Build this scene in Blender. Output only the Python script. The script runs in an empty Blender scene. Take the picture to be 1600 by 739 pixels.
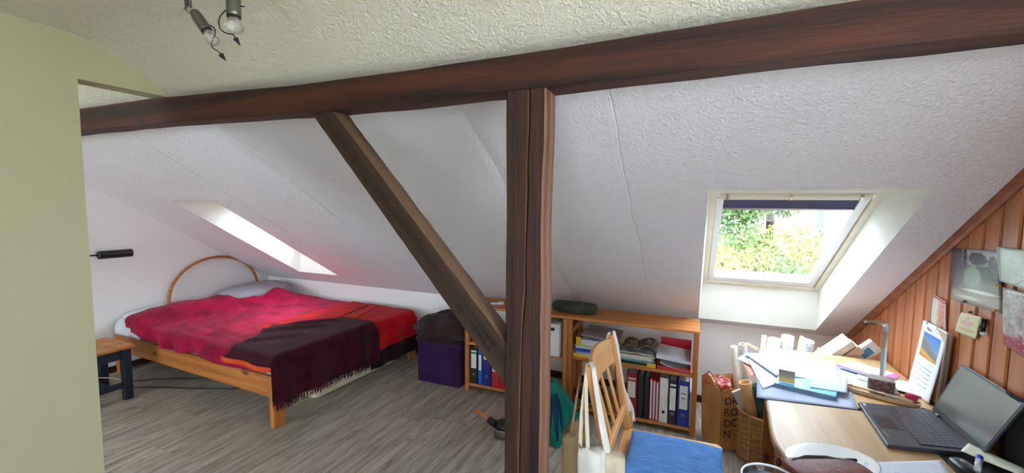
import bpy, bmesh, math, random
import numpy as np
from mathutils import Vector, Matrix, noise as mn
random.seed(7); rnd = random.Random(11)
S = bpy.context.scene
COL = S.collection

# ------------------------------------------------------------------ camera
cd = bpy.data.cameras.new('camera'); cam = bpy.data.objects.new('camera', cd); COL.objects.link(cam)
R_ = Vector((0.91839, 0.39560, 0.00797)); U_ = Vector((-0.03835, 0.06895, 0.99688)); F_ = Vector((-0.39382, 0.91583, -0.07849))
cam.matrix_world = Matrix(((R_.x, U_.x, -F_.x, 0), (R_.y, U_.y, -F_.y, 0), (R_.z, U_.z, -F_.z, 1.58), (0, 0, 0, 1)))
cd.sensor_width = 36; cd.lens = 36 * 671.26 / 1600; cd.clip_start = .02; cd.clip_end = 300
S.camera = cam

# ------------------------------------------------------------------ sky, sun, exposure
W = bpy.data.worlds.new('sky'); S.world = W; W.use_nodes = True
wn = W.node_tree.nodes; wl = W.node_tree.links; wn.clear()
wo = wn.new('ShaderNodeOutputWorld'); wb = wn.new('ShaderNodeBackground'); wl.new(wb.outputs[0], wo.inputs[0])
wb.inputs[0].default_value = (.77, .865, 1.0, 1); wb.inputs[1].default_value = 12.5
sd = bpy.data.lights.new('sun', 'SUN'); sd.energy = 2.6; sd.angle = math.radians(25); sd.color = (1, .95, .88)
so = bpy.data.objects.new('sun', sd); COL.objects.link(so)
so.rotation_euler = Vector((.30, -.42, -1)).to_track_quat('-Z', 'Y').to_euler()
S.view_settings.view_transform = 'Standard'; S.view_settings.look = 'None'; S.view_settings.gamma = 1
S.view_settings.use_curve_mapping = False; S.view_settings.exposure = 0.12
S.cycles.diffuse_bounces = 8; S.cycles.max_bounces = 14; S.cycles.transparent_max_bounces = 12
S.cycles.use_denoising = True; S.cycles.sample_clamp_indirect = 8
S.cycles.caustics_reflective = False; S.cycles.caustics_refractive = False

# ------------------------------------------------------------------ room measures
XL, XR, YE, ZE, TH = -4.87, 1.0, 3.66, .648, .5612
CT, ST, TT = math.cos(TH), math.sin(TH), math.tan(TH)
YM = -.1                                             # the ridge line: the rear half mirrors about it
def slz(y): return ZE + (YE - y) * TT
PROF = [(YE, ZE), (1.30, slz(1.30)), (1.24, 2.172), (1.17, 2.214), (1.10, 2.248), (1.04, 2.268), (.97, 2.28), (.88, 2.284)]

# ------------------------------------------------------------------ materials
def lin(c):
    return tuple((x / 12.92 if x <= .04045 else ((x + .055) / 1.055) ** 2.4) for x in c)
def srgb(r, g, b): return lin((r / 255, g / 255, b / 255))
class NM:
    def __init__(s, name, rough=.6, metal=0., spec=.5):
        s.m = bpy.data.materials.new(name); s.m.use_nodes = True; s.nt = s.m.node_tree; s.n = s.nt.nodes; s.l = s.nt.links
        s.b = s.n['Principled BSDF']; s.b.inputs['Roughness'].default_value = rough; s.b.inputs['Metallic'].default_value = metal
        s.b.inputs['Specular IOR Level'].default_value = spec
    def node(s, t, **k):
        x = s.n.new(t)
        for a, v in k.items(): setattr(x, a, v)
        return x
    def coord(s, kind='Object', scale=(1, 1, 1), rot=(0, 0, 0)):
        tc = s.node('ShaderNodeTexCoord'); mp = s.node('ShaderNodeMapping'); s.l.new(tc.outputs[kind], mp.inputs[0])
        mp.inputs['Scale'].default_value = scale; mp.inputs['Rotation'].default_value = rot; return mp.outputs[0]
    def noise(s, vec, sc, det=3, rough=.5, dist=0):
        x = s.node('ShaderNodeTexNoise'); s.l.new(vec, x.inputs['Vector']); x.inputs['Scale'].default_value = sc
        x.inputs['Detail'].default_value = det; x.inputs['Roughness'].default_value = rough; x.inputs['Distortion'].default_value = dist
        return x.outputs['Fac']
    def ramp(s, fac, stops):
        x = s.node('ShaderNodeValToRGB'); s.l.new(fac, x.inputs[0]); e = x.color_ramp.elements
        while len(e) > 1: e.remove(e[-1])
        e[0].position = stops[0][0]; e[0].color = (*stops[0][1], 1)
        for p, c in stops[1:]:
            q = e.new(p); q.color = (*c, 1)
        return x.outputs[0]
    def mix(s, fac, a, b, mode='MIX'):
        x = s.node('ShaderNodeMix'); x.data_type = 'RGBA'; x.blend_type = mode
        for i, v in ((0, fac), (6, a), (7, b)):
            if isinstance(v, (int, float)): x.inputs[i].default_value = v
            elif isinstance(v, tuple): x.inputs[i].default_value = (*v, 1)
            else: s.l.new(v, x.inputs[i])
        return x.outputs[2]
    def math(s, op, a, b=None, c=None):
        x = s.node('ShaderNodeMath', operation=op)
        for i, v in enumerate((a, b, c)):
            if v is None: continue
            if isinstance(v, (int, float)): x.inputs[i].default_value = v
            else: s.l.new(v, x.inputs[i])
        return x.outputs[0]
    def color(s, c):
        if isinstance(c, tuple): s.b.inputs['Base Color'].default_value = (*c, 1)
        else: s.l.new(c, s.b.inputs['Base Color'])
    def bump(s, h, strength=.3, dist=.01):
        x = s.node('ShaderNodeBump'); s.l.new(h, x.inputs['Height']); x.inputs['Strength'].default_value = strength; x.inputs['Distance'].default_value = dist
        s.l.new(x.outputs[0], s.b.inputs['Normal'])
MC = {}
def plain(name, c, rough=.6, metal=0., spec=.5, var=.06, bs=0., bsc=60):
    k = ('p', name)
    if k in MC: return MC[k]
    m = NM(name, rough, metal, spec); v = m.coord(); n = m.noise(v, 14, 4)
    m.color(m.ramp(n, [(.3, tuple(x * (1 - var) for x in c)), (.7, tuple(min(1, x * (1 + var)) for x in c))]))
    if bs: m.bump(m.noise(v, bsc, 4), bs, .004)
    MC[k] = m.m; return m.m
def wood(name, light, dark, axis=0, sc=1., rough=.55, contrast=1., knots=True, bump=.12, knot=None, spec=.35, seed=0., rot=None):
    k = ('w', name, axis)
    if k in MC: return MC[k]
    m = NM(name, rough, 0, spec)
    s = [9 * sc] * 3; s[axis] = .55 * sc
    tc = m.node('ShaderNodeTexCoord'); oi = m.node('ShaderNodeObjectInfo')
    off = m.node('ShaderNodeVectorMath', operation='MULTIPLY_ADD'); cx = m.node('ShaderNodeCombineXYZ')
    for i in range(3): m.l.new(oi.outputs['Random'], cx.inputs[i])
    m.l.new(cx.outputs[0], off.inputs[0]); off.inputs[1].default_value = (7.3, 5.1, 9.7)
    if rot:
        mr = m.node('ShaderNodeMapping'); m.l.new(tc.outputs['Object'], mr.inputs[0]); mr.inputs['Rotation'].default_value = rot; m.l.new(mr.outputs[0], off.inputs[2])
    else: m.l.new(tc.outputs['Object'], off.inputs[2])
    mp = m.node('ShaderNodeMapping'); m.l.new(off.outputs[0], mp.inputs[0]); mp.inputs['Scale'].default_value = s; mp.inputs['Location'].default_value = (seed, seed, seed)
    g = m.noise(mp.outputs[0], 3.2, 6, .6, .6)
    w = m.node('ShaderNodeTexWave'); w.wave_type = 'RINGS'; w.rings_direction = 'XYZ'[axis]; m.l.new(mp.outputs[0], w.inputs[0])
    w.inputs['Scale'].default_value = .55; w.inputs['Distortion'].default_value = 5; w.inputs['Detail'].default_value = 3; w.inputs['Detail Scale'].default_value = 1.2
    fs = [70 * sc] * 3; fs[axis] = 3 * sc
    mp3 = m.node('ShaderNodeMapping'); m.l.new(off.outputs[0], mp3.inputs[0]); mp3.inputs['Scale'].default_value = fs
    g2 = m.noise(mp3.outputs[0], 2.2, 5, .65, .3)
    f = m.math('ADD', m.math('ADD', m.math('MULTIPLY', g, .45), m.math('MULTIPLY', w.outputs['Fac'], .17)), m.math('MULTIPLY', g2, .38))
    lo, hi = .5 - .22 / contrast, .5 + .22 / contrast
    c = m.ramp(f, [(lo, dark), (hi, light)])
    if knots:
        s2 = [5.5] * 3; s2[axis] = 2.6
        mp2 = m.node('ShaderNodeMapping'); m.l.new(off.outputs[0], mp2.inputs[0]); mp2.inputs['Scale'].default_value = s2
        vo = m.node('ShaderNodeTexVoronoi'); m.l.new(mp2.outputs[0], vo.inputs['Vector']); vo.inputs['Scale'].default_value = 1.
        kf = m.ramp(vo.outputs['Distance'], [(.05, (1, 1, 1)), (.14, (0, 0, 0))])
        c = m.mix(kf, c, knot or tuple(x * .35 for x in dark))
    hv = m.node('ShaderNodeHueSaturation'); m.l.new(c, hv.inputs['Color'])
    m.l.new(m.math('MULTIPLY_ADD', oi.outputs['Random'], .22, .89), hv.inputs['Value'])
    m.color(hv.outputs[0]); m.bump(f, min(1, bump * 2.2), .006 if bump > .3 else .0025)
    MC[k] = m.m; return m.m
def fabric(name, c, c2=None, rough=.9, weave=260, bs=.35, scale=(1, 1, 1), var_scale=6):
    k = ('f', name)
    if k in MC: return MC[k]
    m = NM(name, rough, 0, .15); v = m.coord(scale=scale); n = m.noise(v, var_scale, 5, .6)
    c2 = c2 or tuple(x * .7 for x in c)
    m.color(m.ramp(n, [(.35, c2), (.65, c)])); m.bump(m.noise(v, weave, 2), bs, .003)
    m.b.inputs['Sheen Weight'].default_value = .06
    MC[k] = m.m; return m.m
def plaster(name, c, sc, strength, dist, seams=False):
    m = NM(name, .85, 0, .2); v = m.coord(); n = m.noise(v, sc, 5, .62, .3); big = m.noise(v, 1.3, 3)
    m.color(m.ramp(big, [(.3, tuple(x * .965 for x in c)), (.7, c)]))
    h = n
    if seams:
        sp = m.node('ShaderNodeSeparateXYZ'); m.l.new(v, sp.inputs[0])
        wob = m.math('MULTIPLY_ADD', m.noise(v, 3, 3), .05, -.025)
        for x0, w_, a in ((-.30, .005, .30), (-.91, .05, 1.2), (-2.38, .03, 1.0), (-3.2, .01, .6)):
            d = m.math('ABSOLUTE', m.math('ADD', m.math('SUBTRACT', sp.outputs[0], x0), wob))
            r = m.math('MULTIPLY', m.math('MAXIMUM', m.math('SUBTRACT', 1, m.math('DIVIDE', d, w_)), 0), a)
            h = m.math('SUBTRACT', h, r)
    m.bump(h, strength, dist); return m.m

M_slope = plaster('slope_plaster', srgb(240, 237, 240), 75, 1.0, .011, True)
M_ceil = plaster('ceiling_plaster', srgb(234, 228, 208), 65, 1.0, .013)
M_yel = plaster('cream_wall_paint', srgb(182, 177, 142), 160, .3, .003)
M_wall = plaster('white_wall_plaster', srgb(242, 240, 239), 110, .35, .003)
M_rev = plaster('reveal_paint', srgb(236, 236, 228), 120, .35, .003)
OLDD = wood('old_beam_timber', srgb(92, 50, 33), srgb(30, 16, 13), 0, .8, .6, 1.3, True, .5, srgb(22, 12, 10))
OLDZ = wood('old_post_timber', srgb(76, 44, 31), srgb(28, 16, 12), 2, .8, .65, 1.3, True, .55, srgb(22, 12, 10))
OLDB = wood('old_brace_timber', srgb(70, 49, 34), srgb(30, 20, 14), 0, .6, .7, 1.2, True, .6, srgb(22, 12, 10), rot=(0, math.radians(-48.6), 0))
PANEL = wood('panelling_pine', srgb(206, 134, 84), srgb(160, 92, 52), 2, 1.1, .38, .8, True, .12, srgb(80, 40, 24), .45)
TRIMW = wood('trim_pine', srgb(165, 98, 60), srgb(110, 58, 34), 1, 1.2, .45, 1.0, False, .12)
PINE = wood('shelf_pine', srgb(206, 140, 76), srgb(164, 98, 48), 0, 1.2, .5, 1.0, True, .08, srgb(120, 60, 30))
PINEZ = wood('shelf_post_pine', srgb(200, 134, 74), srgb(156, 94, 46), 2, 1.2, .5, 1.0, True, .08, srgb(110, 56, 28))
BEDW = wood('bed_pine', srgb(200, 130, 66), srgb(150, 86, 36), 0, 1.0, .45, 1.0, True, .08, srgb(110, 50, 24))
DESKW = wood('desk_pine', srgb(204, 174, 130), srgb(170, 136, 96), 1, .8, .42, .9, True, .06, srgb(110, 90, 78), .5)
DESKS = wood('desk_side_pine', srgb(190, 130, 80), srgb(150, 96, 56), 2, 1., .5, 1., True, .08)
CHAIRW = wood('chair_beech', srgb(222, 168, 108), srgb(190, 130, 76), 2, .9, .4, .8, False, .05)
CHAIRY = wood('chair_beech_rail', srgb(226, 172, 112), srgb(196, 136, 80), 1, .9, .4, .8, False, .05)
STOOLT = wood('stool_top_pine', srgb(196, 132, 74), srgb(150, 92, 46), 0, 1.2, .5, 1., False, .08)
FLOORW = None
def floor_mat():
    m = NM('laminate_floor', .42, 0, .45)
    tc = m.node('ShaderNodeTexCoord'); oi = m.node('ShaderNodeObjectInfo')
    cx = m.node('ShaderNodeCombineXYZ')
    for i in range(3): m.l.new(oi.outputs['Random'], cx.inputs[i])
    off = m.node('ShaderNodeVectorMath', operation='MULTIPLY_ADD'); m.l.new(cx.outputs[0], off.inputs[0]); off.inputs[1].default_value = (17, 13, 7); m.l.new(tc.outputs['Object'], off.inputs[2])
    mp = m.node('ShaderNodeMapping'); m.l.new(off.outputs[0], mp.inputs[0]); mp.inputs['Scale'].default_value = (11, 1.0, 4)
    g = m.noise(mp.outputs[0], 2.6, 8, .68, .8)
    mp2 = m.node('ShaderNodeMapping'); m.l.new(off.outputs[0], mp2.inputs[0]); mp2.inputs['Scale'].default_value = (60, 3, 4)
    g2 = m.noise(mp2.outputs[0], 2, 4, .6)
    f = m.math('ADD', m.math('MULTIPLY', g, .75), m.math('MULTIPLY', g2, .25))
    c = m.ramp(f, [(.34, srgb(112, 103, 93)), (.46, srgb(150, 141, 129)), (.56, srgb(176, 167, 154)), (.68, srgb(196, 188, 175))])
    hv = m.node('ShaderNodeHueSaturation'); m.l.new(c, hv.inputs['Color']); m.l.new(m.math('MULTIPLY_ADD', oi.outputs['Random'], .16, .92), hv.inputs['Value'])
    m.color(hv.outputs[0]); m.bump(f, .15, .002)
    m.l.new(m.math('MULTIPLY_ADD', g, .2, .32), m.b.inputs['Roughness']); return m.m
FLOORW = floor_mat()
BASEB = wood('baseboard_wood', srgb(74, 42, 32), srgb(48, 28, 22), 0, 1, .5, 1, False)
WHITEF = plain('white_window_paint', srgb(236, 236, 236), .35, 0, .5, .02)
CREAMF = plain('cream_window_paint', srgb(226, 219, 198), .45, 0, .5, .06)
SHEET = fabric('white_sheet_cotton', srgb(222, 222, 228), srgb(205, 205, 212), weave=200)
GREYP = fabric('grey_pillow_cotton', srgb(168, 164, 172), srgb(150, 146, 155), weave=200)
CRIM = fabric('crimson_bedspread', srgb(176, 12, 66), srgb(126, 5, 42), weave=170, bs=.3)
PLUM = fabric('plum_wool', srgb(66, 12, 28), srgb(40, 6, 18), weave=150, bs=.6, var_scale=9)
REDW = fabric('red_wool', srgb(208, 6, 18), srgb(160, 2, 14), weave=150, bs=.6)
ORAN = fabric('orange_wool', srgb(214, 84, 34), srgb(190, 50, 26), weave=150, bs=.5)
DARKW = fabric('dark_wool', srgb(44, 12, 18), srgb(24, 8, 12), weave=150)
CREAMC = fabric('cream_cotton', srgb(222, 210, 180), srgb(204, 190, 160), weave=180)
PURP = fabric('violet_box_cloth', srgb(58, 32, 74), srgb(44, 24, 58), weave=300, bs=.2)
BROWNB = fabric('dark_brown_fleece', srgb(62, 46, 46), srgb(40, 28, 30), weave=120, bs=.6)
GREENQ = fabric('dark_green_quilt', srgb(72, 80, 68), srgb(48, 58, 48), weave=160)
TEAL = fabric('teal_nylon', srgb(20, 132, 112), srgb(10, 96, 88), rough=.5, weave=90, bs=.1)
TEALB = fabric('blue_nylon', srgb(10, 70, 110), srgb(6, 40, 80), rough=.4, weave=90, bs=.1)
DENIM = fabric('blue_slub_cotton', srgb(104, 160, 228), srgb(70, 124, 200), weave=240, bs=.5, scale=(1, 9, 1), var_scale=16)
CANVAS = fabric('natural_canvas', srgb(226, 214, 190), srgb(206, 192, 166), weave=320, bs=.3)
CANVW = fabric('white_canvas', srgb(234, 230, 220), srgb(214, 210, 200), weave=320, bs=.3)
JUTE = fabric('tan_canvas', srgb(190, 166, 128), srgb(168, 142, 104), weave=240, bs=.5)
NAVY = plain('navy_paint', srgb(26, 36, 56), .4, 0, .5, .1)
BLACK = plain('black_plastic', srgb(24, 24, 26), .4)
BLACKF = fabric('black_fabric', srgb(40, 38, 40), srgb(26, 25, 27), weave=200)
CHROME = plain('brushed_steel', srgb(190, 188, 182), .3, 1., .5, .05)
DARKMET = plain('grey_lamp_metal', srgb(120, 118, 108), .35, .85)
PAPER = plain('white_paper', srgb(208, 212, 222), .7, 0, .3, .01)
PAPERB = plain('bluish_paper', srgb(178, 190, 214), .7, 0, .3, .02)
CARD = plain('brown_cardboard', srgb(186, 150, 108), .8, 0, .2, .08)
CARDL = plain('tan_cardboard', srgb(214, 190, 150), .8, 0, .2, .05)
INK = plain('dark_ink', srgb(36, 36, 44), .6)
GREYI = plain('grey_print', srgb(150, 152, 160), .7)

def glassmat(name, tint=(1, 1, 1), refl=.12, haze=0.):
    m = NM(name); m.n.remove(m.b); out = [x for x in m.n if x.type == 'OUTPUT_MATERIAL'][0]
    t = m.node('ShaderNodeBsdfTransparent'); t.inputs[0].default_value = (*tint, 1)
    g = m.node('ShaderNodeBsdfGlossy'); g.inputs['Roughness'].default_value = .02
    fr = m.node('ShaderNodeLayerWeight'); fr.inputs[0].default_value = .25
    a = m.node('ShaderNodeMixShader'); m.l.new(m.math('MULTIPLY', fr.outputs['Fresnel'], refl * 4), a.inputs[0]); m.l.new(t.outputs[0], a.inputs[1]); m.l.new(g.outputs[0], a.inputs[2])
    last = a.outputs[0]
    if haze:
        d = m.node('ShaderNodeBsdfTranslucent'); d.inputs[0].default_value = (.9, .93, .95, 1)
        b = m.node('ShaderNodeMixShader'); n = m.noise(m.coord(), 5, 4)
        m.l.new(m.math('MULTIPLY', n, haze * 2), b.inputs[0]); m.l.new(last, b.inputs[1]); m.l.new(d.outputs[0], b.inputs[2]); last = b.outputs[0]
    m.l.new(last, out.inputs[0]); return m.m
GLASS = glassmat('window_glass', (.97, .99, .98), .1, .0)
CLEAR = glassmat('clear_plastic', (.93, .95, .97), .4)

# flat prints: small colour composer over the sheet's own UV
def pmat(name, base, ops, rough=.45, spec=.4):
    m = NM(name, rough, 0, spec); tc = m.node('ShaderNodeTexCoord'); sp = m.node('ShaderNodeSeparateXYZ'); m.l.new(tc.outputs['UV'], sp.inputs[0])
    u, v = sp.outputs[0], sp.outputs[1]; c = base
    def step(x, e=.01): # smooth >0
        mr = m.node('ShaderNodeMapRange'); m.l.new(x, mr.inputs[0]); mr.inputs[1].default_value = -e; mr.inputs[2].default_value = e; return mr.outputs[0]
    for op in ops:
        if op[0] == 'grad': c = m.ramp(v if op[1] == 'v' else u, op[2]); continue
        if op[0] == 'box':
            _, x0, x1, y0, y1, col = op
            f = m.math('MULTIPLY', m.math('MULTIPLY', step(m.math('SUBTRACT', u, x0), .004), step(m.math('SUBTRACT', x1, u), .004)), m.math('MULTIPLY', step(m.math('SUBTRACT', v, y0), .004), step(m.math('SUBTRACT', y1, v), .004)))
        elif op[0] == 'half':    # a*u+b*v+n*noise > c
            _, a, b, n_, ns, cc, e, col = op
            nz = m.math('MULTIPLY', m.math('SUBTRACT', m.noise(tc.outputs['UV'], ns, 5, .6), .5), n_)
            x = m.math('ADD', m.math('ADD', m.math('MULTIPLY', u, a), m.math('MULTIPLY', v, b)), nz)
            f = step(m.math('SUBTRACT', x, cc), e)
        elif op[0] == 'blob':    # ellipse with ragged rim
            _, x0, y0, rx, ry, n_, ns, e, col = op
            du = m.math('DIVIDE', m.math('SUBTRACT', u, x0), rx); dv = m.math('DIVIDE', m.math('SUBTRACT', v, y0), ry)
            d = m.math('SQRT', m.math('ADD', m.math('MULTIPLY', du, du), m.math('MULTIPLY', dv, dv)))
            nz = m.math('MULTIPLY', m.math('SUBTRACT', m.noise(tc.outputs['UV'], ns, 5, .6), .5), n_)
            f = step(m.math('SUBTRACT', 1, m.math('ADD', d, nz)), e)
        elif op[0] == 'noise':
            _, ns, lo, amt, col = op
            f = m.math('MULTIPLY', step(m.math('SUBTRACT', m.noise(tc.outputs['UV'], ns, 5, .6), lo), .05), amt)
        elif op[0] == 'lines':   # rows of broken print
            _, n, x0, x1, y0, y1, col = op
            r = m.math('FRACT', m.math('MULTIPLY', v, n)); mp = m.node('ShaderNodeMapping'); m.l.new(tc.outputs['UV'], mp.inputs[0]); mp.inputs['Scale'].default_value = (40, n, 1)
            nz = m.noise(mp.outputs[0], 1.5, 2)
            f = m.math('MULTIPLY', m.math('MULTIPLY', step(m.math('SUBTRACT', r, .6), .02), step(m.math('SUBTRACT', nz, .45), .05)),
                       m.math('MULTIPLY', m.math('MULTIPLY', step(m.math('SUBTRACT', u, x0)), step(m.math('SUBTRACT', x1, u))), m.math('MULTIPLY', step(m.math('SUBTRACT', v, y0)), step(m.math('SUBTRACT', y1, v)))))
        c = m.mix(f, c, op[-1])
    m.color(c); return m.m

# ------------------------------------------------------------------ mesh builder
def rotm(axis, a): return np.array(Matrix.Rotation(a, 3, axis))
def frame(d, up=(0, 0, 1)):
    d = np.array(d, float); d /= np.linalg.norm(d); u = np.array(up, float)
    if abs(d @ u) > .98: u = np.array((1., 0, 0))
    s = np.cross(d, u); s /= np.linalg.norm(s); return d, s, np.cross(s, d)
class MB:
    def __init__(s): s.v = []; s.f = []; s.uv = None
    def add(s, V, F):
        o = len(s.v); s.v += [tuple(map(float, p)) for p in V]; s.f += [tuple(i + o for i in f) for f in F]; return s
    def box(s, c, d, R=None):
        h = np.array(d, float) / 2; V = [np.array((a * h[0], b * h[1], e * h[2])) for a in (-1, 1) for b in (-1, 1) for e in (-1, 1)]
        if R is not None: V = [R @ p for p in V]
        V = [p + np.array(c, float) for p in V]
        return s.add(V, [(0, 1, 3, 2), (4, 6, 7, 5), (0, 4, 5, 1), (2, 3, 7, 6), (0, 2, 6, 4), (1, 5, 7, 3)])
    def bb(s, x0, x1, y0, y1, z0, z1): return s.box(((x0 + x1) / 2, (y0 + y1) / 2, (z0 + z1) / 2), (abs(x1 - x0), abs(y1 - y0), abs(z1 - z0)))
    def bar(s, p, q, w, h, up=(0, 0, 1)):
        p = np.array(p, float); q = np.array(q, float); d, sd, u = frame(q - p, up)
        return s.box((p + q) / 2, (np.linalg.norm(q - p), w, h), np.column_stack((d, sd, u)))
    def prism(s, poly, ax, a, b):
        """poly in the two axes other than ax, from a to b along ax"""
        n = len(poly); V = []
        for t in (a, b):
            for p in poly:
                q = list(p); q.insert(ax, t); V.append(q)
        return s.add(V, [tuple(range(n)), tuple(range(2 * n - 1, n - 1, -1))] + [(i, i + n, (i + 1) % n + n, (i + 1) % n) for i in range(n)])
    def loft(s, rings, caps=True, closed=True):
        n = len(rings[0]); V = [p for r in rings for p in r]; F = []
        for i in range(len(rings) - 1):
            for j in range(n if closed else n - 1):
                k = (j + 1) % n; F.append((i * n + j, i * n + k, (i + 1) * n + k, (i + 1) * n + j))
        if caps: F += [tuple(range(n - 1, -1, -1)), tuple(range((len(rings) - 1) * n, len(rings) * n))]
        return s.add(V, F)
    def tube(s, pts, r, n=10, caps=True, flat=1.):
        P = [np.array(p, float) for p in pts]; R = r if hasattr(r, '__len__') else [r] * len(P); rings = []
        up = None
        for i, p in enumerate(P):
            d = P[min(i + 1, len(P) - 1)] - P[max(i - 1, 0)]; d /= np.linalg.norm(d)
            if up is None: _, a, b = frame(d)
            else:
                a = np.cross(d, up); a /= np.linalg.norm(a); b = np.cross(a, d)
            up = b
            rings.append([p + R[i] * (math.cos(t) * a + flat * math.sin(t) * b) for t in (2 * math.pi * k / n for k in range(n))])
        return s.loft(rings, caps)
    def lathe(s, prof, c, d=(0, 0, 1), n=20, caps=True):
        dd, a, b = frame(d); c = np.array(c, float)
        return s.loft([[c + z * dd + r * (math.cos(t) * a + math.sin(t) * b) for t in (2 * math.pi * k / n for k in range(n))] for r, z in prof], caps)
    def grid(s, fn, nu, nv, uv=True):
        V = [fn(i / nu, j / nv) for i in range(nu + 1) for j in range(nv + 1)]; m = nv + 1
        if uv and not s.v: s.uv = [(i / nu, j / nv) for i in range(nu + 1) for j in range(nv + 1)]
        return s.add(V, [(i * m + j, (i + 1) * m + j, (i + 1) * m + j + 1, i * m + j + 1) for i in range(nu) for j in range(nv)])
    def pillow(s, c, d, R=None, e=.45, e2=.7, nu=24, nv=14, nz=0., ns=6, seed=0):
        sg = lambda x, p: math.copysign(abs(x) ** p, x)
        V = []; c = np.array(c, float)
        for i in range(nv + 1):
            ph = -math.pi / 2 + math.pi * i / nv
            for j in range(nu):
                t = 2 * math.pi * j / nu
                p = np.array((sg(math.cos(ph), e2) * sg(math.cos(t), e) * d[0] / 2, sg(math.cos(ph), e2) * sg(math.sin(t), e) * d[1] / 2, sg(math.sin(ph), e2) * d[2] / 2))
                if nz: p = p * (1 + nz * mn.noise(Vector(p * ns) + Vector((seed, seed, 0))))
                V.append((R @ p if R is not None else p) + c)
        F = [(i * nu + j, i * nu + (j + 1) % nu, (i + 1) * nu + (j + 1) % nu, (i + 1) * nu + j) for i in range(nv) for j in range(nu)]
        return s.add(V, F)
    def build(s, name, mat, parent=None, loc=None, smooth=False, bev=0., solid=0., sub=0, stuff=False, offset=0.):
        me = bpy.data.meshes.new(name); base = Vector((0, 0, 0))
        if parent is not None:
            q = parent
            while q is not None: base += q.location; q = q.parent
        if loc is not None: base = Vector(loc)
        me.from_pydata([tuple(Vector(v) - base) for v in s.v], [], s.f)
        if s.uv and len(s.uv) == len(s.v):
            ul = me.uv_layers.new(name='UVMap')
            for lp in me.loops: ul.data[lp.index].uv = s.uv[lp.vertex_index]
        me.materials.append(mat)
        bm = bmesh.new(); bm.from_mesh(me); bmesh.ops.remove_doubles(bm, verts=bm.verts, dist=1e-6); bmesh.ops.recalc_face_normals(bm, faces=bm.faces); bm.to_mesh(me); bm.free()
        o = bpy.data.objects.new(name, me); COL.objects.link(o)
        if parent is not None: o.parent = parent
        if loc is not None: o.location = base
        if smooth: me.polygons.foreach_set('use_smooth', [True] * len(me.polygons))
        if solid: md = o.modifiers.new('solid', 'SOLIDIFY'); md.thickness = solid; md.offset = offset
        if bev: md = o.modifiers.new('bevel', 'BEVEL'); md.width = bev; md.segments = 2; md.limit_method = 'ANGLE'; md.angle_limit = math.radians(40)
        if sub: md = o.modifiers.new('sub', 'SUBSURF'); md.levels = sub; md.render_levels = sub
        if stuff: o['kind'] = 'stuff'
        return o
def tag(o, label=None, cat=None, group=None, kind=None):
    if label: o['label'] = label
    if cat: o['category'] = cat
    if group: o['group'] = group
    if kind: o['kind'] = kind
    return o
def thing(name, label, cat, loc, group=None):
    o = bpy.data.objects.new(name, None); o.empty_display_size = .05; COL.objects.link(o); o.location = loc; return tag(o, label, cat, group)
def struct(name, loc=(0, 0, 0)):
    o = bpy.data.objects.new(name, None); COL.objects.link(o); o.location = loc; o['kind'] = 'structure'; return o
def text(s, size, mat, parent, pos, right, up, name='lettering', ext=.0004):
    """flat lettering lying in the plane given by right and up"""
    cu = bpy.data.curves.new(name, 'FONT'); cu.body = s; cu.size = size; cu.extrude = ext; cu.materials.append(mat)
    t_ = bpy.data.objects.new(name, cu); me = bpy.data.meshes.new_from_object(t_); bpy.data.objects.remove(t_); me.name = name
    o = bpy.data.objects.new(name, me); COL.objects.link(o); r = Vector(right).normalized(); u = Vector(up).normalized(); n = r.cross(u)
    base = Vector((0, 0, 0)); q = parent
    while q is not None: base += q.location; q = q.parent
    p = Vector(pos) - base
    o.parent = parent; o.matrix_local = Matrix(((r.x, u.x, n.x, p.x), (r.y, u.y, n.y, p.y), (r.z, u.z, n.z, p.z), (0, 0, 0, 1))); return o
def nz(x, y, z=0., s=1.): return mn.noise(Vector((x * s, y * s, z)))

# ------------------------------------------------------------------ floor
fl = struct('floor'); tag(fl, 'grey brown wood-look laminate floor')
mb = MB().bb(XL - .1, XR + .1, -3.9, YE + .1, -.08, -.012); mb.build('underlay', BASEB, fl)
PW, PL = .195, 1.28
i = 0; x = XL - .02
pl_mesh = {}
while x < XR:
    y = -3.86 - rnd.random() * PL
    while y < YE:
        y0, y1 = max(y, -3.86), min(y + PL, YE)
        if y1 - y0 > .02:
            o = MB().bb(x + .0006, x + PW - .0006, y0 + .0006, y1 - .0006, -.012, 0).build('plank', FLOORW, fl, bev=0)
        y += PL
    x += PW

# ------------------------------------------------------------------ walls and ceiling
def mirror(y): return 2 * YM - y
YR = -2.3
gprof = [(YE, 0)] + PROF + [(YR, 2.284), (YR, 0)]
o = MB().prism(gprof, 0, XL - .12, XL).build('wall_left', M_wall); tag(o, 'white gable wall at the head of the bed', kind='structure')
o = MB().bb(XL, XR, YE, YE + .12, 0, ZE + .02).build('wall_back', M_wall); tag(o, 'low white knee wall under the slope', kind='structure')
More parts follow.
